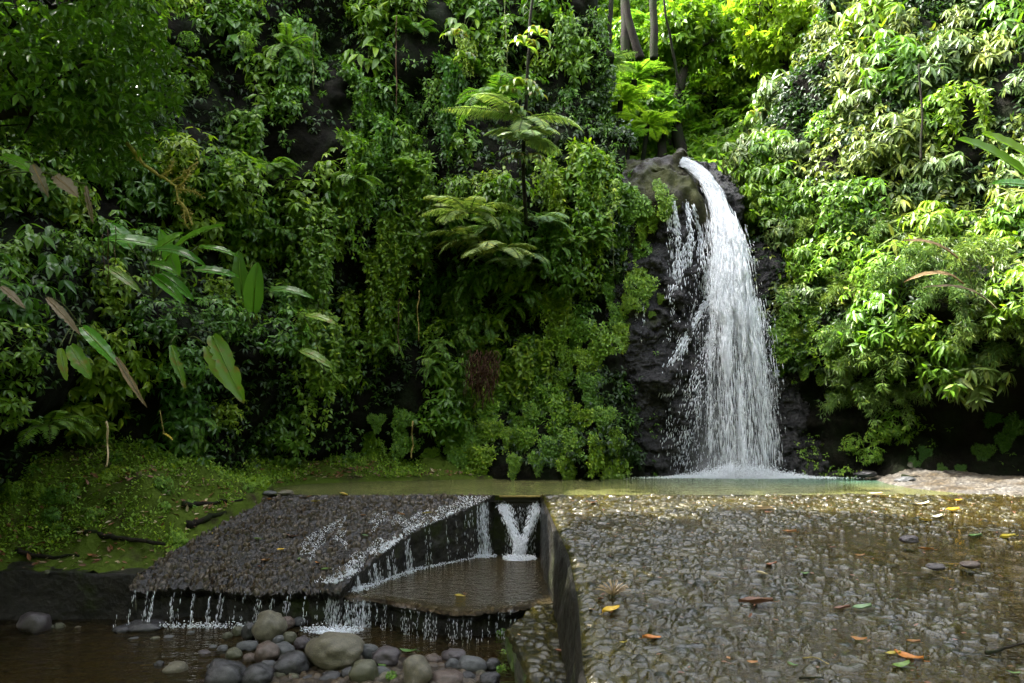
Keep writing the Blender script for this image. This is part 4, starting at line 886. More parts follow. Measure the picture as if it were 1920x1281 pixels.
# ------------------------------------------------------------------ falling water
m, nt, b, out = new_mat('white_water'); b.inputs["Base Color"].default_value = (0.93, 0.95, 0.97, 1); b.inputs["Roughness"].default_value = 0.35
t = node(nt, "ShaderNodeBsdfTranslucent"); t.inputs[0].default_value = (0.85, 0.9, 0.95, 1); mx = node(nt, "ShaderNodeMixShader"); mx.inputs[0].default_value = 0.4
nt.links.new(b.outputs[0], mx.inputs[1]); nt.links.new(t.outputs[0], mx.inputs[2]); nt.links.new(mx.outputs[0], out.inputs[0]); M['white'] = m
m, nt, b, out = new_mat('water_veil'); p = geopos(nt); L = nt.links      # thin sheet, broken into streaks
mp = node(nt, "ShaderNodeMapping"); mp.inputs["Scale"].default_value = (14, 3, 0.75); L.new(p, mp.inputs[0])
n1 = noise(nt, 1.6, 6, mp.outputs[0], 0.7); a = node(nt, "ShaderNodeAttribute", attribute_name="dens")
ad = node(nt, "ShaderNodeMath", operation='ADD'); L.new(n1.outputs[0], ad.inputs[0]); L.new(a.outputs["Fac"], ad.inputs[1])
mr = node(nt, "ShaderNodeMapRange"); mr.inputs[1].default_value = 0.95; mr.inputs[2].default_value = 1.35; L.new(ad.outputs[0], mr.inputs[0])
tr = node(nt, "ShaderNodeBsdfTransparent"); mx2 = node(nt, "ShaderNodeMixShader"); mx = node(nt, "ShaderNodeMixShader"); mx.inputs[0].default_value = 0.4
b.inputs["Base Color"].default_value = (0.93, 0.95, 0.97, 1); b.inputs["Roughness"].default_value = 0.4; t = node(nt, "ShaderNodeBsdfTranslucent"); t.inputs[0].default_value = (0.85, 0.9, 0.95, 1)
L.new(b.outputs[0], mx.inputs[1]); L.new(t.outputs[0], mx.inputs[2]); L.new(mr.outputs[0], mx2.inputs[0]); L.new(tr.outputs[0], mx2.inputs[1]); L.new(mx.outputs[0], mx2.inputs[2]); L.new(mx2.outputs[0], out.inputs[0])
M['veil'] = m
SP = ([(0, 0, 0), (1, 0.25, 0), (-0.5, 0.3, 0.87), (-0.5, 0.3, -0.87), (0.7, 0.7, 0.3), (-0.6, 0.7, 0.4), (0, 0.7, -0.7), (0, 1, 0)],
      [[0, 1, 2], [0, 2, 3], [0, 3, 1], [1, 4, 5, 2], [2, 5, 6, 3], [3, 6, 4, 1], [4, 7, 5], [5, 7, 6], [6, 7, 4]])
def spindles(g, P, D, ln, wd, r):
    if len(P) == 0: return
    Fm = frames(D, r.normal(0, 1, D.shape)); ln = np.broadcast_to(ln, len(P)); wd = np.broadcast_to(wd, len(P))
    Mx = np.stack([Fm[:, :, 0] * wd[:, None], Fm[:, :, 1] * ln[:, None], Fm[:, :, 2] * wd[:, None]], -1); g.scatter(SP, Mx, P)
path = curve([(4.75, 21.6, 9.30), (5.05, 21.0, 9.0), (5.32, 20.45, 8.55), (5.52, 20.05, 8.05), (5.72, 19.8, 7.3), (5.85, 19.6, 6.4), (5.93, 19.45, 5.2), (6.03, 19.3, 3.1), (6.12, 19.2, -0.05)], 300)
seglen = np.concatenate([[0], np.cumsum(np.linalg.norm(np.diff(path, axis=0), axis=1))]); TT = seglen / seglen[-1]
def on_path(t): return np.stack([np.interp(t, TT, path[:, k]) for k in range(3)], -1)
def half_w(z): return np.interp(z, [0, 3, 4.2, 5.4, 6.4, 7.4, 8.3, 9.3], [0.84, 0.72, 0.62, 0.50, 0.38, 0.24, 0.15, 0.12])
fall = tag(bpy.data.objects.new('waterfall', None), 'tall white waterfall dropping over black rock into the pool', 'waterfall', None, 'structure'); C.objects.link(fall); fall.location = (6.1, 19.3, 0)
O = np.array([6.1, 19.3, 0])
r = np.random.default_rng(900)
def track(n, amean, asd, t0, t1, ln, wd, g, bdepth=0.18, pw=1.0):
    t = t0 + (t1 - t0) * r.random(n) ** pw; P = on_path(t); T = nrm(on_path(np.minimum(t + 0.01, 1)) - on_path(t - 0.01))
    lanes = np.round(r.normal(amean, asd, n) * 16) / 16 + r.normal(0, 0.022, n); a_ = np.clip(lanes, -2.3, 1.45)
    P = P + np.stack([a_ * half_w(P[:, 2]), r.normal(0, bdepth, n) * ss(P[:, 2], 8.5, 6.5) + 0.10 * np.cos(a_ * 1.5) * -1, 0.05 * r.normal(size=n)], -1)
    D = T + np.stack([a_ * 0.06, 0 * a_, 0 * a_], -1); gap = fbm(np.stack([a_ * 5, P[:, 2] * 0.55, 0 * a_], -1), 3, 77) > np.interp(P[:, 2], [0, 3, 5.5, 7.5], [0.14, 0.08, -0.35, -2])
    k_ = gap | (r.random(n) < 0.12); n = k_.sum(); spindles(g, (P - O)[k_], D[k_], ln * r.uniform(0.4, 1.5, n), wd * r.uniform(0.4, 1.4, n), r)
g = Geo()
track(16000, 0.1, 0.42, 0.02, 0.6, 0.34, 0.0055, g, 0.10)
track(15000, 0.05, 0.55, 0.3, 1.0, 0.26, 0.0042, g, 0.18)
track(3500, -0.42, 0.10, 0.45, 1.0, 0.30, 0.005, g, 0.1)
track(8000, 0.40, 0.28, 0.3, 1.0, 0.34, 0.0055, g, 0.14)
track(4000, -0.55, 0.20, 0.4, 1.0, 0.30, 0.005, g, 0.14)
track(9000, 0.0, 0.75, 0.35, 1.0, 0.06, 0.0045, g, 0.24)
track(4000, -0.95, 0.45, 0.45, 1.0, 0.10, 0.004, g, 0.15)
ob('strands', g.mesh('strands', M['white'], True), fall)
# veil
tt = np.linspace(0.0, 1, 220); aa = np.linspace(-1, 1, 30); A3, T3 = np.meshgrid(aa, tt, indexing='ij'); Pp = on_path(T3.ravel()).reshape(T3.shape + (3,))
Pp[..., 0] += A3 * half_w(Pp[..., 2]); Pp[..., 1] += -0.12 * np.cos(A3 * 1.5) + 0.07 + 0.05 * fbm(Pp * [5, 1, 0.6], 2, 5)
dens = 0.72 * (1 - A3 ** 4) * (0.75 + 0.25 * np.cos((A3 - 0.25) * 2)) - 0.42 * ss(Pp[..., 2], 5.8, 2.5) + 0.13 * ss(Pp[..., 2], 5, 2) * (np.exp(-((A3 + 0.45) / 0.16) ** 2) + np.exp(-((A3 - 0.45) / 0.25) ** 2)) + 0.22 * ss(Pp[..., 2], 4, 7.5)
ob('veil', grid(Pp - O, 'veil', M['veil'], attrs=dict(dens=dens)), fall)
Pp2 = Pp + np.array([-0.04, 0.12, 0]); Pp2[..., 0] += 0.15 * A3 * half_w(Pp2[..., 2]); ob('veil', grid(Pp2 - O, 'veil_back', M['veil'], attrs=dict(dens=dens - 0.03)), fall)
m, nt, b, out = new_mat('mist_veil'); a = node(nt, "ShaderNodeAttribute", attribute_name="dens"); tr = node(nt, "ShaderNodeBsdfTransparent"); mx = node(nt, "ShaderNodeMixShader"); df = node(nt, "ShaderNodeBsdfDiffuse"); df.inputs[0].default_value = (.93, .95, .97, 1); t = node(nt, "ShaderNodeBsdfTranslucent"); t.inputs[0].default_value = (.93, .95, .97, 1); m2 = node(nt, "ShaderNodeMixShader")
nt.links.new(df.outputs[0], m2.inputs[1]); nt.links.new(t.outputs[0], m2.inputs[2]); nt.links.new(a.outputs["Fac"], mx.inputs[0]); nt.links.new(tr.outputs[0], mx.inputs[1]); nt.links.new(m2.outputs[0], mx.inputs[2]); nt.links.new(mx.outputs[0], out.inputs[0]); M['mist'] = m
for k_, (wd_, yo, am) in enumerate([(1.5, 0.22, .07), (1.35, -0.22, .06), (1.7, 0.0, .04)]):
    Pm = Pp.copy(); Pm[..., 0] += A3 * half_w(Pp[..., 2]) * (wd_ - 1) - 0.15 * ss(Pp[..., 2], 5, 0); Pm[..., 1] += yo
    dm = am * (1 - A3 ** 2) ** 1.5 * ss(T3, 0.15, 0.6) * (1 + 0.6 * fbm(Pm * [2, 1, .7], 3, 90 + k_)) + 0.22 * np.exp(-Pp[..., 2] / 0.35) * (1 - A3 ** 2)
    ob('mist', grid(Pm - O, 'mist', M['mist'], attrs=dict(dens=np.clip(dm, 0, 1))), fall)
# side runs over the rock, found by casting on the rock face
g = Geo()
def run(pts, n, spread, ln, wd, lift=0.04, r=r):
    W = []
    for (x, y) in pts:
        p, nn = hit(x, y); W.append(p + nn * lift if p is not None else None)
    W = np.array([q for q in W if q is not None]); cv = curve(W, 120); t = r.random(n); i = (t * 118).astype(int)
    P = cv[i] + np.stack([r.normal(0, 1, n) * spread * (0.35 + t), -np.abs(r.normal(0, 0.03, n)), r.normal(0, 0.03, n)], -1); T = nrm(cv[i + 1] - cv[i] + r.normal(0, 0.003, (n, 3)))
    return P, T, ln * r.uniform(0.4, 1.5, n), wd * r.uniform(0.5, 1.4, n)
for pts, n, sp_, ln, wd in [([(1262, 375), (1268, 430), (1275, 480), (1272, 540)], 420, .07, .14, .010), ([(1285, 378), (1292, 440), (1290, 500)], 260, .07, .14, .010),
                            ([(1245, 375), (1255, 430), (1262, 500), (1258, 560)], 240, .06, .14, .009), ([(1300, 385), (1310, 430), (1318, 500), (1322, 560)], 380, .07, .15, .010),
                            ([(1335, 545), (1300, 610), (1270, 670), (1250, 740)], 700, .10, .14, .010), ([(1330, 570), (1320, 650), (1290, 740), (1260, 860)], 700, .18, .12, .009),
                            ([(1340, 600), (1310, 700), (1290, 800), (1280, 885)], 600, .22, .10, .009), ([(1205, 565), (1207, 610), (1204, 640)], 50, .03, .08, .007),
                            ([(1190, 540), (1192, 600)], 40, .02, .08, .006), ([(1260, 560), (1262, 640)], 80, .12, .07, .007)]:
    P, T, l_, w_ = run(pts, n, sp_, ln, wd); spindles(g, P - O, T, l_, w_, r)
ob('side_streams', g.mesh('side_streams', M['white'], True), fall)
# spray at the foot
g = Geo(); n = 14000; a_ = r.normal(0, 0.85, n); h_ = np.abs(r.normal(0, 0.16, n)) * np.exp(-(a_ / 1.2) ** 2)
P = np.stack([6.1 + a_ * 1.15, 19.2 - np.abs(r.normal(0, 0.22, n)), h_ + 0.01], -1); spindles(g, P - O, rnd_dirs(n, r), 0.03 * r.uniform(.4, 1.4, n), 0.007 * r.uniform(.5, 1.5, n), r)
ob('spray', g.mesh('spray', M['white'], True), fall)
# water over the small weir, ramp and channel
weir = tag(bpy.data.objects.new('weir_water', None), 'white trickles and jets running over the weir and into the channel', 'cascade', None, 'structure'); C.objects.link(weir)
g = Geo()
def trickle(x, y, z0, z1, n, w_, ln=0.09, wd=0.006, drift=0.0, fwd=0.10):
    wd = wd * 0.55; ln = ln * 0.8; n = int(n * 0.8)
    t = r.random(n) ** 0.8; P = np.stack([x + drift * t + r.normal(0, w_, n) * (0.4 + t), y - fwd * t ** 0.5 + r.normal(0, 0.02, n), z0 + (z1 - z0) * t], -1)
    spindles(g, P, np.array([drift * 0.3, -0.08, -1.0]) + r.normal(0, 0.06, (n, 3)), ln * r.uniform(0.4, 1.4, n), wd * r.uniform(0.5, 1.5, n), r)
for px, n in [(240, 30), (262, 90), (285, 110), (305, 120), (328, 120), (345, 40), (362, 60), (378, 40), (395, 80), (410, 50), (425, 100), (440, 40), (462, 25), (487, 150), (497, 40), (520, 60), (543, 70), (556, 60), (585, 40), (600, 50)]:
    px += r.uniform(-9, 9); n = int(n * r.uniform(0.25, 1.3)); x = (px - CX) / F * 11.4; trickle(x, 11.33 + 0.08 * math.sin(px), -1.06 - r.uniform(0, .08), -1.66, n, r.uniform(0.008, 0.03), drift=r.uniform(-.12, .02))
fx = r.uniform(-3.0, 0.1, 90)
for x in fx: trickle(x, float(yfront(x)) - 0.02, -1.26, -1.66, int(r.uniform(3, 14)), 0.012, 0.07, 0.005)
for x in r.uniform(-3.05, -2.2, 26): trickle(x, float(yfront(x)) - 0.02, -1.24, -1.66, 26, 0.02, 0.10, 0.006)
for t_ in np.concatenate([r.uniform(0, 1, 26), r.uniform(0.9, 1.0, 10), [.3, .5, .72]]):  # down the side wall of the ramp
    y = 11.6 + 3.2 * t_; x = float(rr(y)) + 0.03; z0 = float(ramp_base(y)); trickle(x, y, z0, -1.22, int(20 + 60 * (t_ > 0.9) + 10 * (1 - t_)), 0.02, 0.10, 0.006, 0.06, 0.0)
ob('trickles', g.mesh('trickles', M['white'], True), weir)
g = Geo(); n = 2600; y = 11.5 + 2.6 * r.random(n) ** 1.5; u = np.abs(r.normal(0, 0.13, n)) * (1.2 - 0.2 * (y - 11.5)); keep_ = r.random(n) < 1.0
x = rr(y) - u - 0.02; P = np.stack([x, y, ramp_base(y) + 0.035 + np.abs(r.normal(0, 0.012, n))], -1); kp = (fbm(P * [5, 2.2, 1], 3, 55) > 0.12)
P = P[kp]; n = len(P); spindles(g, P, np.array([0.5, -1.0, -0.31]) + r.normal(0, 0.25, (n, 3)), 0.06 * r.uniform(.4, 1.5, n), 0.0045 * r.uniform(.5, 1.5, n), r)
n = 9000; U = r.uniform(0.45, 1, n) ** 0.8; y = r.uniform(11.6, 14.9, n); x = rl(y) + (rr(y) - rl(y)) * U; P = np.stack([x, y, ramp_base(y) + 0.035], -1); kp = fbm(P * [3, 1.0, 1], 3, 57) > 0.02 + 0.5 * (0.85 - U)
P = P[kp]; n = len(P); spindles(g, P, np.array([0.4, -1.0, -0.31]) + r.normal(0, 0.3, (n, 3)), 0.04 * r.uniform(.4, 1.5, n), 0.004 * r.uniform(.5, 1.5, n), r)
ob('rivulets', g.mesh('rivulets', M['white'], True), weir)
g = Geo()
for sx, n in ((-1, 1500), (1, 1100)):
    c = curve([(0.18 + sx * 0.36, 14.98, -0.16), (0.18 + sx * 0.30, 14.82, -0.36), (0.17 + sx * 0.16, 14.66, -0.66), (0.16 + sx * 0.05, 14.52, -0.95), (0.15, 14.45, -1.2)], 100)
    i = (r.random(n) * 98).astype(int); wd_ = 0.042 + 0.05 * np.abs(i / 100 - 0.55); P = c[i] + np.stack([r.normal(0, 1, n) * wd_, r.normal(0, .05, n), r.normal(0, .03, n)], -1)
    spindles(g, P, c[i + 1] - c[i] + r.normal(0, 0.003, (n, 3)), 0.10 * r.uniform(.4, 1.4, n), 0.0055 * r.uniform(.5, 1.5, n), r)
n = 420; P = np.stack([r.uniform(-0.16, 0.5, n), 14.9 - 0.15 * r.random(n), -0.2 - 1.0 * r.random(n)], -1); spindles(g, P, np.array([0, -.1, -1.0]) + r.normal(0, .06, (n, 3)), 0.06, 0.0028, r)
for cx, cy, cz, rx, ry, n in [(0.14, 14.33, -1.19, .34, .16, 900), (-2.75, 11.05, -1.65, .5, .16, 500), (-0.55, 14.5, -1.19, .25, .12, 200), (-4.8, 11.25, -1.65, 1.2, .08, 420), (-2.6, 11.9, -1.2, .18, .22, 260), (-1.3, 13.9, -1.2, .5, .1, 0)]:
    a_ = r.random(n) * 6.283; q = np.sqrt(r.random(n)); P = np.stack([cx + rx * q * np.cos(a_), cy + ry * q * np.sin(a_), cz + np.abs(r.normal(0, 0.03, n))], -1); spindles(g, P, rnd_dirs(n, r), 0.03 * r.uniform(.4, 1.4, n), 0.009 * r.uniform(.5, 1.5, n), r)
for t_ in r.random(700):
    y = 11.6 + 3.1 * t_; x = float(rr(y)) + abs(r.normal(0, 0.07)) + 0.03; spindles(g, np.array([[x, y, -1.2 + abs(r.normal(0, 0.02))]]), rnd_dirs(1, r), 0.03, 0.008, r)
ob('jets_and_foam', g.mesh('jets_and_foam', M['white'], True), weir)

# ------------------------------------------------------------------ sluice in the notch
slu = tag(bpy.data.objects.new('sluice', None), 'small rusty sluice opening at the head of the channel', 'sluice'); C.objects.link(slu); slu.location = (0.18, 15.05, -0.2)
def bx(g, a, b):
    (x0, y0, z0), (x1, y1, z1) = a, b
    g.add([(x0, y0, z0), (x1, y0, z0), (x1, y1, z0), (x0, y1, z0), (x0, y0, z1), (x1, y0, z1), (x1, y1, z1), (x0, y1, z1)], [[0, 3, 2, 1], [4, 5, 6, 7], [0, 1, 5, 4], [1, 2, 6, 5], [2, 3, 7, 6], [3, 0, 4, 7]])
g = Geo(); bx(g, (-0.60, 0.02, -1.4), (0.46, 0.25, 0.0)); ob('back_wall', g.mesh('back_wall', M['wall']), slu)
g = Geo(); bx(g, (-0.44, -0.14, 0.165), (0.42, 0.0, 0.19)); ob('lintel', g.mesh('lintel', M['deadwood']), slu)
g = Geo(); g.add([(-0.42, -0.02, 0.165), (0.40, -0.02, 0.165), (0.30, -0.06, 0.02), (-0.30, -0.06, 0.02), (-0.42, 0.02, 0.165), (0.40, 0.02, 0.165), (0.30, 0.0, 0.02), (-0.30, 0.0, 0.02)], [[0, 3, 2, 1], [4, 5, 6, 7], [0, 1, 5, 4], [2, 3, 7, 6], [0, 4, 7, 3], [1, 2, 6, 5]])
ob('gate_plate', g.mesh('gate_plate', M['metal']), slu)
g = Geo()
for k in range(12): bx(g, (-0.24 + k * 0.042, -0.10, -0.03 + 0.005 * (k % 2)), (-0.222 + k * 0.042, -0.07, 0.03))
ob('grating', g.mesh('grating', M['metal']), slu)

# ------------------------------------------------------------------ stones
def stone_mat(name, c1, c2, rough=0.55):
    m, nt, b, out = new_mat(name); tc = node(nt, "ShaderNodeTexCoord").outputs["Object"]; oi = node(nt, "ShaderNodeObjectInfo")
    n = noise(nt, 7, 6, tc, 0.65); c = ramp(nt, n.outputs[0], [(0.3, c1), (0.7, c2)]).outputs[0]
    sp_ = ramp(nt, noise(nt, 60, 3, tc).outputs[0], [(0.35, (0.6, 0.6, 0.6)), (0.6, (1.1, 1.1, 1.1))]); nt.links.new(mixc(nt, 1, c, sp_.outputs[0], 'MULTIPLY'), b.inputs["Base Color"])
    b.inputs["Roughness"].default_value = rough; nt.links.new(bump(nt, noise(nt, 35, 6, tc, 0.7).outputs[0], 0.6, 0.02), b.inputs["Normal"]); return m
SM = dict(tan=stone_mat('tan_stone', (0.055, 0.048, 0.03), (0.125, 0.11, 0.07)), grey=stone_mat('grey_stone', (0.035, 0.037, 0.037), (0.085, 0.087, 0.085)), dark=stone_mat('dark_wet_stone', (0.016, 0.016, 0.017), (0.042, 0.04, 0.04), 0.25),
          purple=stone_mat('purplish_stone', (0.035, 0.028, 0.03), (0.075, 0.062, 0.062), 0.3), brown=stone_mat('brown_stone', (0.05, 0.034, 0.026), (0.10, 0.072, 0.055), 0.35), green=stone_mat('greenish_stone', (0.04, 0.041, 0.02), (0.085, 0.082, 0.045), 0.4))
import bmesh
bm = bmesh.new(); bmesh.ops.create_icosphere(bm, subdivisions=4, radius=0.5); ICO = np.array([v.co[:] for v in bm.verts]); ICOF = [[v.index for v in f.verts] for f in bm.faces]; bm.free()
SV = {}
def stone(px, py, wpx, hpx, col, label, zb=-1.70, group='stones heaped in the lower basin', cat='rock', v=None, yaw=None, tilt=0.0, depth=None):
    bot = py + hpx * 0.5; Y = (EYE[2] - zb) * F / (bot - HY); wm = wpx / F * Y; hm = hpx / F * Y * 1.05
    v = random.randrange(7) if v is None else v; key = (v, col)
    if key not in SV:
        V = ICO.copy(); u = nrm(V); rad = 1 + 0.22 * fbm(u * 1.1, 2, 200 + v)[:, None] + 0.05 * fbm(u * 3.5, 3, 230 + v)[:, None]
        V = V * rad; ext = V.max(0) - V.min(0); V = V / ext; g = Geo(); g.add(V, ICOF); SV[key] = g.mesh('stone_' + col, SM[col], True)
    o = bpy.data.objects.new('stone', SV[key]); C.objects.link(o); o.location = at(px, py, Y + wm * 0.3)
    o.scale = (wm, wm * (depth or random.uniform(0.75, 0.95)), hm); o.rotation_euler = (0, tilt, random.choice([0, math.pi]))
    tag(o, label, cat, group); return o
ST = [
 (632, 1222, 118, 66, 'tan', 'big rounded tan boulder at the middle of the stone heap', -1.62),
 (506, 1180, 62, 56, 'tan', 'tilted tan boulder at the top of the stone heap', -1.66, 0.5),
 (424, 1266, 76, 58, 'dark', 'broad dark boulder at the bottom left of the heap', -1.7),
 (481, 1268, 58, 50, 'dark', 'dark boulder touching the broad dark one at its right', -1.7),
 (546, 1245, 64, 46, 'dark', 'dark grey boulder left below the big tan boulder', -1.66),
 (780, 1262, 58, 60, 'tan', 'upright tan boulder with a dead leaf beside it near the frame bottom', -1.66),
 (682, 1260, 56, 46, 'green', 'mottled grey green boulder right below the big tan boulder', -1.66),
 (725, 1232, 54, 32, 'purple', 'dark purple stone right of the big tan boulder', -1.62),
 (693, 1224, 36, 28, 'grey', 'small grey stone tucked behind the right end of the big tan boulder', -1.64),
 (853, 1231, 48, 26, 'purple', 'dark purplish stone at the right rear of the heap', -1.64),
 (886, 1247, 58, 34, 'grey', 'smooth grey boulder at the right end of the heap', -1.66),
 (838, 1275, 66, 38, 'brown', 'reddish brown boulder cut by the frame bottom', -1.7),
 (500, 1226, 46, 44, 'brown', 'brown boulder below the tilted tan boulder', -1.68),
 (530, 1220, 50, 30, 'grey', 'pale grey stone leaning on the big tan boulder from the left', -1.64),
 (522, 1200, 24, 18, 'grey', 'small pale stone right of the foot of the tilted tan boulder', -1.64),
 (544, 1197, 26, 22, 'green', 'small greenish stone between tilted and big tan boulders', -1.64),
 (568, 1205, 32, 24, 'purple', 'small reddish stone behind the left end of the big tan boulder', -1.64),
 (508, 1145, 28, 20, 'green', 'small olive stone standing under the weir face', -1.66),
 (537, 1148, 32, 24, 'purple', 'reddish round stone under the weir face', -1.66),
 (561, 1165, 26, 18, 'grey', 'grey stone beside the foam of the channel spill', -1.66),
 (537, 1168, 30, 26, 'brown', 'brown stone between the tilted boulder and the channel spill', -1.66),
 (486, 1152, 26, 16, 'green', 'flat olive stone left of the stones under the weir face', -1.66),
 (446, 1185, 20, 20, 'green', 'small greenish stone at the upper left rim of the heap', -1.68),
 (468, 1185, 30, 34, 'dark', 'dark stone left of the tilted tan boulder', -1.68),
 (465, 1212, 40, 22, 'grey', 'flat grey stone left below the tilted tan boulder', -1.68),
 (425, 1192, 20, 14, 'green', 'small stone with an orange leaf at its side', -1.68),
 (438, 1228, 30, 26, 'green', 'dull green stone above the broad dark boulder', -1.7),
 (468, 1236, 28, 22, 'brown', 'brown stone wedged above the two dark boulders', -1.7),
 (503, 1248, 30, 20, 'grey', 'small grey stone on the right shoulder of the dark boulders', -1.68),
 (418, 1218, 22, 16, 'grey', 'grey pebble left of the dull green stone', -1.7),
 (400, 1215, 16, 10, 'grey', 'little grey pebble lying in the shallows', -1.7),
 (384, 1226, 24, 12, 'purple', 'flat purplish pebble lying in the shallows', -1.7),
 (397, 1251, 18, 14, 'grey', 'pebble at the water edge left of the broad dark boulder', -1.7),
 (524, 1268, 36, 26, 'green', 'rounded green grey stone at the frame bottom', -1.72),
 (551, 1272, 26, 20, 'green', 'small olive stone at the frame bottom', -1.72),
 (578, 1274, 26, 20, 'dark', 'small dark stone at the frame bottom', -1.72),
 (620, 1272, 44, 26, 'dark', 'dark stone below the big tan boulder at the frame bottom', -1.72),
 (655, 1268, 36, 30, 'dark', 'wet dark stone below the right half of the big tan boulder', -1.72),
 (712, 1266, 40, 34, 'grey', 'grey stone between green grey and upright tan boulders', -1.72),
 (722, 1274, 36, 28, 'tan', 'lumpy pale tan stone at the bottom of the heap', -1.72),
 (813, 1238, 36, 24, 'brown', 'brownish stone right above the upright tan boulder', -1.66),
 (848, 1248, 26, 22, 'grey', 'small grey stone beside the smooth grey boulder', -1.66),
 (925, 1245, 30, 24, 'dark', 'dark stone against the mossy ledge', -1.66),
 (918, 1275, 40, 26, 'dark', 'dark stone at the foot of the mossy ledge', -1.72),
 (876, 1272, 30, 26, 'dark', 'dark stone right of the reddish brown boulder', -1.72),
 (900, 1262, 24, 18, 'tan', 'small tan stone below the smooth grey boulder', -1.7),
 (66, 1170, 56, 48, 'purple', 'dark pointed rock standing in the water at the far left', -1.72),
 (92, 1178, 24, 12, 'green', 'low olive stone beside the pointed rock', -1.7),
 (112, 1176, 20, 14, 'green', 'second low olive stone right of the pointed rock', -1.7),
 (146, 1178, 12, 7, 'tan', 'tan pebble in the water below the left sill', -1.7),
 (232, 1180, 40, 16, 'dark', 'low wet dark rock left of the trickling weir foot', -1.68),
 (275, 1174, 70, 24, 'dark', 'long low dark rock in front of the trickling weir', -1.68),
 (250, 1200, 24, 8, 'grey', 'pale pebble in the shallows under the long dark rock', -1.7),
 (290, 1198, 20, 10, 'green', 'greenish pebble in the shallows under the long dark rock', -1.7),
 (318, 1196, 22, 10, 'grey', 'grey pebble at the right of the shallows under the long rock', -1.7),
 (358, 1188, 16, 9, 'grey', 'single grey pebble in open water left of the heap', -1.7),
 (330, 1254, 44, 26, 'tan', 'ragged tan stone with a pale stick near the frame bottom', -1.7),
 (298, 1247, 18, 14, 'dark', 'dark pebble beside the ragged tan stone', -1.7),
 (106, 1252, 14, 8, 'green', 'olive pebble under water at the lower left', -1.72),
 (132, 1258, 10, 8, 'grey', 'grey pebble under water at the lower left', -1.72),
 (88, 1073, 12, 10, 'green', 'little olive stone on the mud behind the left sill', -0.93),
 (30, 1072, 12, 8, 'green', 'little stone on the mud at the left end of the sill', -0.93),
 (192, 1052, 14, 12, 'tan', 'small tan stone on the mud under the bank', -0.9),
]
for s in ST:
    px, py, wp, hp, col, lab, zb = s[:7]; stone(px, py, wp, hp, col, lab, zb, tilt=(s[7] if len(s) > 7 else random.uniform(-.1, .1)))
stone(1700, 901, 36, 14, 'grey', 'grey stone at the pool corner by the gravel shore', 0.02, 'stones by the pool')
for x, y, w_, h_, c_, lab in [(1625, 889, 40, 12, 'dark', 'low wet rock at the pool edge right of the fall'),
                           (1715, 880, 50, 30, 'green', 'mossy rock at the left foot of the dark hollow'), (1765, 884, 44, 22, 'green', 'small mossy rock in front of the dark hollow'), (1840, 868, 60, 50, 'green', 'mossy boulder at the right foot of the dark hollow'), (1895, 850, 70, 70, 'green', 'tall mossy boulder at the right edge of the hollow')]:
    stone(x, y, w_, h_, c_, lab, 0.08, 'rocks at the foot of the right slope')
stone(1755, 1063, 34, 12, 'purple', 'rounded purplish stone rising above the cobbles', -0.16, 'rounded stones among the cobbles')
stone(1820, 1059, 38, 13, 'brown', 'rounded brown stone rising above the cobbles at the right', -0.16, 'rounded stones among the cobbles')
stone(1705, 1012, 34, 14, 'purple', 'flat purplish stone higher up the wet cobbles', -0.08, 'rounded stones among the cobbles')
stone(505, 925, 26, 10, 'grey', 'pale stone at the top left corner of the weir ramp', 0.0, 'stones by the pool')
stone(536, 924, 30, 10, 'tan', 'yellowish stone at the top left corner of the weir ramp', 0.0, 'stones by the pool')
for x, y, s_, lab in [(1555, 888, 1, ''), (1600, 885, 1, ''), (1640, 875, 1, '')]: pass

# ------------------------------------------------------------------ fallen leaves one by one
FL = {}
COLW = dict(yellow='yellow', orange='orange', brown='dark brown', tan='tan', green='green', cream='cream', rust='rusty red', palegreen='pale green')
def fallen(px, py, lpx, col, label, ang=None, curl=0.25, wr=0.5, lift=0.015):
    p, n = hit(px, py)
    if p is None: return
    L = lpx / F * p[1]; v = random.randrange(4); key = (v, col)
    if key not in FL:
        r = np.random.default_rng(50 + v); n_ = 9; t = np.linspace(0, 1, n_); w_ = 0.5 * np.sin(np.pi * (0.03 + 0.95 * t)) ** 0.8 * (0.40 + 0.06 * v)
        c = np.linspace(-1, 1, 5); V = np.array([(w_[i] * cc, t[i] - 0.5, 0.10 * abs(cc) ** 1.5 * (1 + 0.6 * math.sin(3 * t[i] + v)) + 0.16 * (t[i] - 0.45) ** 2 * (1 + v * .4) + 0.02 * math.sin(9 * t[i] + cc * 2)) for i in range(n_) for cc in c])
        g = Geo(); g.add(V, [[i * 5 + j, i * 5 + j + 1, i * 5 + j + 6, i * 5 + j + 5] for i in range(n_ - 1) for j in range(4)]); tube(g, [(0, -0.5, 0.03), (0.02, -0.62, 0.02), (0.05, -0.72, 0.05)], 0.010, 4)
        FL[key] = g.mesh('fallen_leaf_' + col, M['fall_' + col], True)
    o = bpy.data.objects.new('fallen_leaf', FL[key]); C.objects.link(o); o.location = p + np.array([0, 0, lift + 0.01]); o.scale = (L,) * 3
    o.rotation_euler = (random.uniform(-.15, .15), random.uniform(-.15, .15), math.radians(ang) if ang is not None else random.uniform(0, 6.28))
    tag(o, label, 'leaf', 'fallen leaves'); return o
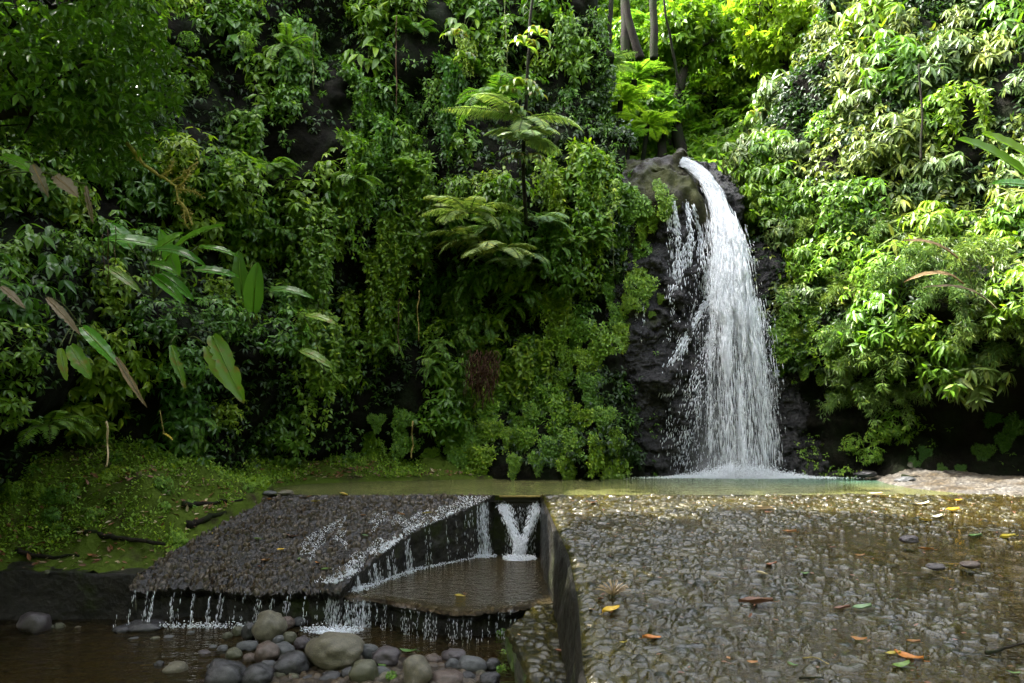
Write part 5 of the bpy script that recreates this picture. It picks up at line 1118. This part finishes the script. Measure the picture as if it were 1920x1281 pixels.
for px, py, l, c, ang, lab in [
 (1418, 1136, 62, 'brown', 80, 'large curled dark brown leaf standing up on the cobbles'), (1146, 1150, 40, 'yellow', -70, 'yellow and brown leaf on the cobbles beside the channel wall'),
 (1578, 1146, 30, 'rust', 85, 'reddish leaf left of the pale green leaf'), (1616, 1146, 42, 'palegreen', 95, 'pale green leaf on the wet cobbles'),
 (1222, 1203, 36, 'orange', -75, 'brownish orange leaf on the cobbles near the lower middle'), (1610, 1204, 28, 'orange', 60, 'small orange leaf above the yellow and orange pair'),
 (1712, 1210, 28, 'orange', 90, 'bright orange leaf at the lower right, right of the small one'), (1675, 1232, 28, 'yellow', 80, 'yellow half of the yellow and orange leaf pair'),
 (1703, 1238, 50, 'orange', 50, 'orange half of the yellow and orange leaf pair'), (1690, 1255, 40, 'green', 95, 'dull green leaf below the leaf pair'),
 (1725, 948, 34, 'cream', 90, 'cream leaf on the far cobbles near the gravel shore'), (1757, 972, 24, 'cream', 95, 'pale leaf lying right below the large cream leaf'),
 (1735, 979, 22, 'yellow', 90, 'yellow green sliver left of the pale leaf'), (1786, 960, 30, 'yellow', 95, 'yellow leaf on the far cobbles at the right'), (1797, 941, 14, 'yellow', 90, 'tiny yellow leaf by the gravel shore'),
 (1432, 957, 34, 'tan', 100, 'tan strip leaf on the far cobbles'), (1440, 963, 14, 'rust', 60, 'small red leaf under the tan strip'), (1480, 1001, 26, 'orange', 80, 'orange brown leaf on the middle cobbles'),
 (1428, 1080, 24, 'cream', 30, 'cream leaf standing between cobbles at the centre right'), (1446, 1062, 22, 'rust', 85, 'reddish leaf above the standing cream leaf'), (1508, 1079, 16, 'green', 90, 'small bright green leaf on the centre cobbles'),
 (1612, 1045, 18, 'orange', 85, 'orange leaf on the middle right cobbles'), (1736, 1034, 26, 'orange', 70, 'orange leaf above the rounded purplish stone'), (1828, 1009, 26, 'green', 85, 'lime leaf at the upper right of the cobbles'),
 (1890, 1011, 34, 'yellow', 90, 'long yellow leaf near the right edge'), (1900, 1268, 24, 'green', 70, 'green leaf in the bottom right corner'), (1485, 1252, 20, 'green', 50, 'small lime leaf near the bottom edge'),
 (1366, 1240, 14, 'orange', 10, 'small upright orange leaf near the bottom edge'), (1410, 1248, 20, 'orange', 80, 'faint orange leaf near the bottom edge'), (1126, 1128, 16, 'rust', 40, 'rusty leaf by the dead grass tuft'),
 (1110, 1148, 18, 'tan', 20, 'tan leaf left of the yellow and brown leaf'), (1105, 1180, 20, 'tan', 10, 'light brown leaf on the cobbles next to the wall edge'), (1048, 1225, 18, 'rust', 80, 'rust leaf on the stone ledge'),
 (1168, 1210, 14, 'yellow', 80, 'small yellow leaf above the lower cobbles'), (973, 1194, 8, 'tan', 30, 'tiny tan leaf on the stone ledge'), (1112, 945, 16, 'brown', 80, 'small brown leaf at the top of the cobbles'),
 (862, 1122, 22, 'yellow', 85, 'yellow leaf on the channel slab'), (873, 1117, 12, 'rust', 30, 'reddish leaf touching the yellow one on the channel slab'),
 (800, 965, 16, 'yellow', 90, 'yellow leaf on the ramp near the channel'), (752, 967, 16, 'orange', 60, 'orange leaf on the ramp left of the yellow one'), (680, 969, 12, 'orange', 70, 'orange leaf at the middle of the ramp'),
 (591, 943, 16, 'yellow', 90, 'yellow leaf at the upper left of the ramp'), (578, 934, 12, 'orange', 90, 'orange leaf above the upper left yellow leaf'), (644, 930, 20, 'yellow', 70, 'yellow leaf at the top edge of the ramp'),
 (662, 927, 12, 'orange', 50, 'orange leaf at the top edge of the ramp'), (815, 923, 12, 'yellow', 90, 'yellow leaf at the pool edge above the ramp'), (505, 939, 14, 'orange', 80, 'orange leaf at the top left corner of the ramp'),
 (548, 1008, 20, 'brown', 80, 'pinkish brown leaf at the left of the ramp'), (483, 1014, 16, 'green', 85, 'green leaf at the left part of the ramp'), (500, 1054, 22, 'orange', 85, 'orange leaf near the front of the ramp'),
 (561, 1052, 18, 'green', 20, 'lime leaf near the front of the ramp'), (485, 1066, 14, 'rust', 60, 'red brown leaf at the front edge of the ramp'), (611, 1071, 18, 'green', 85, 'green leaf at the ramp front, left of the rivulets'),
 (409, 1027, 10, 'orange', 30, 'small orange leaf at the left side of the ramp'), (398, 1003, 8, 'yellow', 10, 'tiny yellow leaf at the left side of the ramp'), (526, 1034, 16, 'yellow', 90, 'dull yellow leaf at the ramp middle left'),
 (596, 1058, 12, 'orange', 70, 'little orange leaf beside the lime leaf on the ramp'), (684, 1007, 12, 'palegreen', 80, 'pale green leaf on the ramp above the rivulets'), (745, 1050, 10, 'rust', 10, 'red leaf in the white rivulets'),
 (274, 880, 22, 'brown', 5, 'upright brown leaf on the green bank'), (173, 1044, 18, 'rust', 80, 'reddish leaf on the mud under the bank'), (108, 976, 16, 'green', 60, 'bright green leaf on the mossy bank'),
 (765, 1225, 32, 'green', 80, 'olive leaf lying on top of the stone heap'), (716, 1252, 20, 'green', 60, 'round green leaf among the stones'), (422, 1200, 14, 'orange', 40, 'orange leaf on the small stones at the heap edge'),
 (1425, 860 + 60, 10, 'yellow', 90, 'tiny yellow leaf at the pool edge'), (1640, 930, 26, 'cream', 90, 'pale leaf at the pool edge left of the gravel'), (1560, 1030, 12, 'rust', 80, 'rusty scrap on the middle cobbles')]:
    fallen(px, py, l, c, lab, (ang if ang is None else ang + random.uniform(-12, 12)))
# dark curled wet leaf at right edge, twigs and sticks
def stick(pts, rad, lab, mat='bark', name='twig', cat='twig', lift=0.02, onray=None, sub=None):
    W = []
    for i, q in enumerate(pts):
        if onray: W.append(at(q[0], q[1], q[2]))
        else:
            p, n = hit(*q[:2]); W.append(p + np.array([0, 0, lift]))
    W = np.array(W); b = W[0].copy(); n = max(8, len(W) * 5); g = Geo(); c = curve(W - b, n); c = c + 0.6 * rad * np.stack([vnoise(c * 9 + 3, 1), vnoise(c * 9, 2), vnoise(c * 9, 3)], -1)
    tube(g, c, np.linspace(rad, rad * 0.4, n), 6); o = ob(name, g.mesh(name, M[mat], True), None, b); tag(o, lab, cat); return o
stick([(1850, 1232), (1880, 1222), (1918, 1212)], 0.018, 'curled dark wet stick at the lower right edge')
stick([(1505, 1240), (1530, 1238), (1555, 1250)], 0.007, 'thin pale twig curving on the lower cobbles', 'deadwood')
stick([(1500, 1279), (1520, 1275), (1545, 1277)], 0.012, 'dark twig at the bottom edge of the photo')
stick([(1070, 1225), (1078, 1210), (1092, 1190)], 0.008, 'thin twig leaning at the end of the channel wall', 'deadwood')
stick([(1255, 1055), (1275, 1052), (1280, 1050)], 0.006, 'short pale twig on the cobbles', 'deadwood')
stick([(735, 1232), (770, 1236), (800, 1250)], 0.005, 'reddish twig lying across the stones', 'root')
stick([(805, 1240), (806, 1262), (805, 1279)], 0.006, 'reddish root hanging beside the upright tan boulder', 'root')
stick([(262, 1252), (285, 1249)], 0.010, 'pale stick in the shallow water', 'fall_cream')
stick([(85, 1000, 12.9), (150, 997, 12.8), (230, 1010, 12.6), (310, 1020, 12.4)], 0.075, 'long rotten log lying along the foot of the bank', name='fallen_log', cat='log', onray=1)
stick([(30, 1035, 12.4), (90, 1045, 12.35), (150, 1040, 12.4)], 0.05, 'short rotten log on the mud above the sill', name='fallen_log', cat='log', onray=1)
stick([(340, 952), (400, 947), (455, 942)], 0.06, 'dark log at the upper left edge of the ramp', name='fallen_log', cat='log', lift=0.05)
stick([(345, 992), (385, 976), (425, 962)], 0.09, 'thick dark log beside the left edge of the ramp', name='fallen_log', cat='log', lift=0.03)
stick([(1690, 893, 17.6), (1740, 897, 17.4), (1775, 905, 17.2)], 0.04, 'dark driftwood on the gravel shore', name='driftwood', cat='log', onray=1)
# dead grass tuft on the cobbles
g = Geo(); r = np.random.default_rng(5)
for _ in range(38):
    d = nrm(np.array([r.normal(0, .6), r.normal(0, .5), 0.7])); tube(g, curve([(0, 0, 0), d * 0.12, d * 0.22 + [0, 0, -0.04]], 5), 0.004, 3)
p, n_ = hit(1150, 1118); tag(ob('dead_grass', g.mesh('dead_grass', M['fall_tan']), None, p), 'tuft of dead grass caught on the cobbles by the channel wall', 'grass tuft')

# ------------------------------------------------------------------ branches, trunks, roots, lianas
# bare mossy branch hanging at the upper left
root = bpy.data.objects.new('dead_branch', None); C.objects.link(root); b = at(250, 290, 9.9); root.location = b
g = Geo(); r = np.random.default_rng(6)
def br(gm, pts, r0, Y):
    W = np.array([at(x, y, Y + dy) for x, y, dy in pts]) - b; n = len(pts) * 7; c = curve(W, n); c = c + 0.012 * np.stack([vnoise(c * 14, 1), vnoise(c * 14, 2), vnoise(c * 14, 3)], -1); tube(gm, c, r0 * np.linspace(1, .45, n) * (1 + .5 * r.random(n)), 6); return c
cs_ = [br(g, [(235, 262, 0), (262, 300, 0), (300, 330, 0), (325, 345, 0), (345, 352, .05)], .022, 9.9)]
ob('limb', g.mesh('limb', M['branch'], True), root)
for pts in [[(300, 332, 0), (318, 318, 0), (325, 300, 0)], [(322, 340, 0), (345, 325, 0), (370, 303, .1)], [(335, 350, 0), (352, 330, 0), (355, 318, 0)], [(335, 355, 0), (358, 358, 0), (378, 366, 0)],
            [(330, 348, 0), (335, 375, 0), (345, 395, 0), (348, 420, 0)], [(338, 380, 0), (352, 395, 0), (360, 420, 0)], [(262, 300, 0), (258, 292, 0), (266, 288, 0)]]:
    g = Geo(); c = br(g, pts, .013, 9.9); P = c[r.integers(0, len(c), 30)] + r.normal(0, 0.015, (30, 3))
    whorls(g, leaf_tpl(.5), P, rnd_dirs(30, r), 3, 0.035, .7, .1, r); ob('twig', g.mesh('twig', M['branch'], True), root)
tag(root, 'bare mossy branch painted with yellow light hanging over the dark gap at upper left', 'branch')
# slim trunk carrying the epiphytes
def trunk(pts, r0, r1, lab, name='slender_tree', cat='tree', mat='bark', group=None):
    W = np.array([at(*q) for q in pts]); b = W[-1].copy(); g = Geo(); c = curve(W - b, 30); tube(g, c + 0.03 * np.stack([vnoise(c * 2, 1), vnoise(c * 2, 2), 0 * c[:, 0]], -1), np.linspace(r1, r0, 30), 8)
    o = bpy.data.objects.new(name, None); C.objects.link(o); o.location = b; ob('trunk', g.mesh('trunk', M[mat], True), o); tag(o, lab, cat, group); return o
trunk([(1005, -60, 17.0), (993, 60, 17.1), (988, 180, 17.2), (982, 300, 17.4), (985, 420, 18.2)], .05, .03, 'slim trunk carrying strap-leaved epiphytes on the cliff')
trunk([(1148, -80, 24), (1143, 60, 24), (1136, 150, 24), (1134, 300, 24)], .11, .07, 'slim straight trunk left of centre in the bright gorge', group='trunks in the gorge')
trunk([(1162, -60, 26), (1180, 40, 26), (1200, 110, 26)], .16, .12, 'leaning dark trunk at the top of the gorge', group='trunks in the gorge')
trunk([(1222, -60, 27), (1226, 60, 27), (1225, 110, 27)], .16, .14, 'thick dark trunk right of the leaning one', group='trunks in the gorge')
trunk([(1232, -60, 22), (1250, 30, 22), (1262, 100, 22.3), (1275, 170, 22.5)], .05, .03, 'thin crooked stem at the right of the gorge', group='trunks in the gorge')
trunk([(1172, -40, 30), (1172, 100, 30)], .2, .18, 'far dark trunk in the middle of the gorge', group='trunks in the gorge')
trunk([(1722, 120, 17), (1728, 220, 17), (1726, 300, 17)], .03, .02, 'thin bare stem among the pale shrubs of the right slope')
r = np.random.default_rng(9)
for px, y0, y1, Y, rad, mt, lab in [(949, -20, 320, 17.0, .008, 'stem', 'long thin liana hanging left of the slim epiphyte trunk'), (748, 560, 660, 17.9, .012, 'root', 'brown hanging root in the middle of the left cliff'),
    (785, 545, 640, 17.9, .014, 'deadwood', 'yellowish hanging root right of the brown one'), (744, 30, 200, 17.5, .012, 'root', 'brown liana in the upper middle of the cliff'), (588, 60, 170, 17.2, .012, 'stem', 'dark liana in the upper left of the cliff'),
    (1150, 420, 520, 19.0, .008, 'stem', 'thin liana beside the creeper column'), (193, 440, 520, 11.2, .006, 'root', 'thin dark root over the paddle leaf clump'), (203, 430, 540, 11.2, .006, 'root', 'second thin root over the paddle leaf clump'),
    (215, 425, 500, 11.3, .006, 'root', 'thin root hanging just right of the root pair'), (201, 790, 875, 11.5, .015, 'fall_tan', 'pale brown withered stalk hanging over the green bank'), (773, 790, 860, 18.0, .02, 'deadwood', 'upright mossy stem standing at the foot of the cliff'),
    (1345, 250, 320, 20.4, .006, 'stem', 'thin stem dangling right of the waterfall lip'), (1862, 480, 520, 13.2, .008, 'fall_tan', 'pale twig sticking up among the right bushes')]:
    W = np.array([at(px + r.normal(0, 1.5), y, Y + r.normal(0, .05)) for y in np.linspace(y0, y1, 7)]); b = W[0].copy(); g = Geo(); tube(g, curve(W - b, 24), rad, 5)
    tag(ob('liana', g.mesh('liana', M[mt], True), None, b), lab, 'liana')
# brown root mat
root_m = bpy.data.objects.new('root_mat', None)
g = Geo(); b = at(905, 655, 18.9)
for _ in range(110):
    x = r.normal(905, 15); y0 = r.uniform(655, 700); y1 = y0 + r.uniform(25, 75); W = np.array([at(x + r.normal(0, 3) + (q * -6), y0 + (y1 - y0) * q, 18.55 + r.normal(0, .08)) for q in np.linspace(0, 1, 5)]) - b
    tube(g, curve(W, 10), r.uniform(.006, .014), 4)
tag(ob('root_mat', g.mesh('root_mat', M['root'], True), None, b), 'hanging mat of reddish brown roots above the pool creeper', 'roots')
# yellow leaf on a stalk over the bank
root = bpy.data.objects.new('withering_plant', None); C.objects.link(root); b = at(306, 800, 12.5); root.location = b
g = Geo(); tube(g, curve([at(300, 770, 12.5) - b, at(305, 800, 12.5) - b, at(308, 815, 12.5) - b], 8), .008, 5); ob('stalk', g.mesh('stalk', M['deadwood'], True), root)
g, gr, c = paddle_mesh(.22, .16, .8, .4, r); o = ob('leaf', g.mesh('leaf', M['fall_yellow'], True), root); o.location = Vector(at(304, 812, 12.5) - b); o.rotation_euler = (-.3, 0, -1.4)
tag(root, 'single yellow withering leaf on a stalk over the green bank', 'plant')

# ------------------------------------------------------------------ big trees that shade the place and show at the top left
def tree(base, top, crown, R, n, L, lab, mat='deep', k=6, seed=1, wr=.42, limbs=9):
    r = np.random.default_rng(seed); root = bpy.data.objects.new('tree', None); C.objects.link(root); root.location = base; base = np.array(base, float)
    g = Geo(); c0 = np.array(crown) - base; pts = curve([(0, 0, 0), (np.array(top) - base) * .5 + r.normal(0, .2, 3), np.array(top) - base], 20); tube(g, pts, np.linspace(.30, .16, 20), 9); gl = Geo(); tips = []
    for q in range(limbs):
        u = rnd_dirs(1, r)[0]; e = c0 + u * np.array(R) * .8; m_ = (pts[-1] + e) / 2 + r.normal(0, .3, 3); cv = curve([pts[-1], m_, e], 14); tube(gl, cv, np.linspace(.09, .015, 14), 5); tips.append(cv)
        for _ in range(3):
            s0 = cv[r.integers(5, 14)]; e2 = s0 + rnd_dirs(1, r)[0] * np.array(R) * .35; tube(gl, curve([s0, (s0 + e2) / 2 + r.normal(0, .08, 3), e2], 8), np.linspace(.03, .008, 8), 4)
    ob('trunk', g.mesh('trunk', M['bark'], True), root); ob('limbs', gl.mesh('limbs', M['bark'], True), root)
    u = rnd_dirs(n * 2, r); P = c0 + u * np.array(R) * (r.random((len(u), 1)) ** .45); P = P[fbm((P + base) * .8, 3, seed + 40) > -0.12][:n]; g = Geo()
    whorls(g, leaf_tpl(wr, .1, .25), P, nrm(rnd_dirs(len(P), r) + [0, 0, .4]), k, L, .75, .35, r); ob('crown', g.mesh('crown', M[mat]), root)
    tag(root, lab, 'tree'); return root
tree((-9.8, 8.5, -1.2), (-7.6, 8.8, 5.2), (-6.0, 9.6, 6.3), (1.5, 1.5, 1.5), 2300, .13, 'dark small-leaved tree crown filling the top left corner', k=5, seed=3)
tree((-12.2, 10.5, 0.2), (-7.5, 10.8, 11.5), (-4.6, 9.6, 12.2), (5.0, 4.6, 1.7), 9000, .30, 'overhanging canopy tree above the left bank', seed=4, limbs=16)
tree((-6, -3, -1.2), (-3, 1, 9), (-2.5, 3.5, 10.8), (5.0, 4.5, 1.6), 8000, .30, 'tall shade tree behind the camera', seed=5, limbs=16)
for (x, y, Y, h, s, mt, lab) in [(1075, 130, 30, 6, 1.7, 'mid', 'small green tree low at the left side of the gorge'), (1250, 150, 34, 6, 2.2, 'backlit', 'bright bushy tree low in the gorge right of the slim trunk'), (1150, 170, 37, 6, 2.2, 'backlit', 'bright bushy tree low in the gorge behind the slim trunk'),
                                 (1310, 100, 38, 8, 2.6, 'fresh', 'fresh green tree against the right wall of the gorge'), (1195, -30, 42, 12, 3.2, 'mid', 'tall tree crown at the very top of the gorge'), (1100, 190, 33, 5, 1.8, 'fresh', 'fresh green tree low at the left of the gorge floor'), (1240, 215, 30, 4, 1.3, 'backlit', 'low bright bush at the stream head above the fall'),
                                 (1425, 20, 34, 9, 2.8, 'backlit', 'tree with painted backlight behind the left edge of the right slope'), (1370, -60, 38, 12, 3.4, 'backlit', 'tall tree with painted backlight above the gorge at the top edge'), (1340, 150, 36, 7, 2.4, 'mid', 'green tree closing the gap at the right of the gorge'),
                                 (1465, 40, 30, 7, 2.2, 'backlit', 'lime tree crown behind the upper right slope'),
                                 (1130, 40, 36, 9, 2.6, 'backlit', 'bright tree at the left of the gorge skyline'), (1230, 10, 38, 10, 3.0, 'mid', 'green tree in the middle of the gorge skyline'), (1320, -20, 36, 9, 2.8, 'backlit', 'bright tree at the right of the gorge skyline'),
                                 (1060, -10, 34, 9, 2.2, 'mid', 'green tree behind the left cliff edge'), (1185, 95, 32, 5, 1.5, 'backlit', 'round lime green tree crown in the middle of the gorge'), (1290, 60, 30, 6, 1.6, 'mid', 'leafy tree at the right wall of the gorge')]:
    c = at(x, y, Y); tree((c[0], Y, c[2] - h), (c[0], Y, c[2] - s * .5), c, (s * 1.1, s, s * .9), int(520 * s), .34, lab, mt, seed=int(x + y + 100), limbs=8)

tree((-3, -9, 2), (-3, -8.5, 10), (-3, -8, 12), (5, 3.5, 5), 2600, .4, 'unseen tree added behind the viewpoint at left, blocking low sky', seed=6, limbs=8)  # out-of-view tree, added to hold back frontal sky light
tree((6, -9, 2), (6, -8.5, 10), (6.5, -8, 12), (5, 3.5, 5), 2600, .4, 'unseen tree added behind the viewpoint at right, blocking low sky', seed=8, limbs=8)  # second added tree, cuts sky light from behind the camera
tree((15, 1, 0), (14, 2, 9), (13, 2, 11), (4, 4, 4), 2200, .4, 'leafy tree beside the viewpoint on the right', seed=9, limbs=8)
tree((-10, 21, 16), (-10, 20, 19), (-10, 19.2, 20), (3.5, 2.5, 2.2), 2200, .3, 'broad tree standing on top of the left cliff', seed=10, limbs=8)
# ------------------------------------------------------------------ labels for the plants: look + relation to a landmark, ordered when several share both
LM = [(1330, 330, 'the waterfall lip'), (1385, 880, 'the foot of the waterfall'), (900, 205, 'the big pale fern fronds'), (330, 350, 'the bare mossy branch'), (320, 480, 'the glossy paddle leaf clump'), (425, 690, 'the yellowing hanging leaves'),
      (1170, 520, 'the bright creeper column'), (960, 800, 'the creeper mound by the pool'), (905, 700, 'the brown root mat'), (985, 200, 'the epiphyte trunk'), (30, 20, 'the top left corner'), (600, 15, 'the top edge left of centre'),
      (1180, 110, 'the bright gorge'), (1750, 490, 'the dry curled leaves at right'), (1870, 290, 'the lime paddle leaves'), (1800, 780, 'the dark hollow'), (1660, 870, 'the gravel shore corner'), (760, 880, 'the left end of the pool'),
      (1500, 470, 'the mossy rock right of the fall'), (750, 400, 'the middle of the left cliff'), (1620, 200, 'the middle of the right slope'), (110, 340, 'the torn dry leaves at left'), (250, 720, 'the withered brown leaf tip'), (1640, 760, 'the bush draping the hollow edge'),
      (1890, 20, 'the top right corner'), (700, 180, 'the upper left cliff'), (1400, 20, 'the top edge right of the gorge'), (560, 620, 'the right end of the left bushes')]
bpy.context.view_layer.update()
buckets = {}
for root, look, cat, grp in PLANTS:
    px, py = proj(np.array(root.location)); py -= 20
    lm = min(LM, key=lambda q: math.hypot(px - q[0], py - q[1])); dx, dy = px - lm[0], py - lm[1]; d = math.hypot(dx, dy)
    rel = 'at' if d < 45 else (('just ' if d < 95 else 'well ' if d > 190 else '') + (('right of' if dx > 0 else 'left of') if abs(dx) > abs(dy) else ('below' if dy > 0 else 'above')))
    buckets.setdefault((look, rel, lm[2]), []).append((px, py, root, cat, grp))
ORD = ['leftmost', 'second from left', 'third from left', 'fourth from left', 'fifth from left', 'sixth from left', 'seventh from left', 'eighth from left', 'ninth from left']
for (look, rel, lmn), L_ in buckets.items():
    L_.sort(key=lambda q: q[0])
    for i, (px, py, root, cat, grp) in enumerate(L_):
        pre = '' if len(L_) == 1 else (('left-hand ', 'right-hand ')[i] if len(L_) == 2 else ('rightmost ' if i == len(L_) - 1 else ORD[min(i, 8)] + ' '))
        tag(root, f"{pre}{look} {rel} {lmn}", cat, grp)
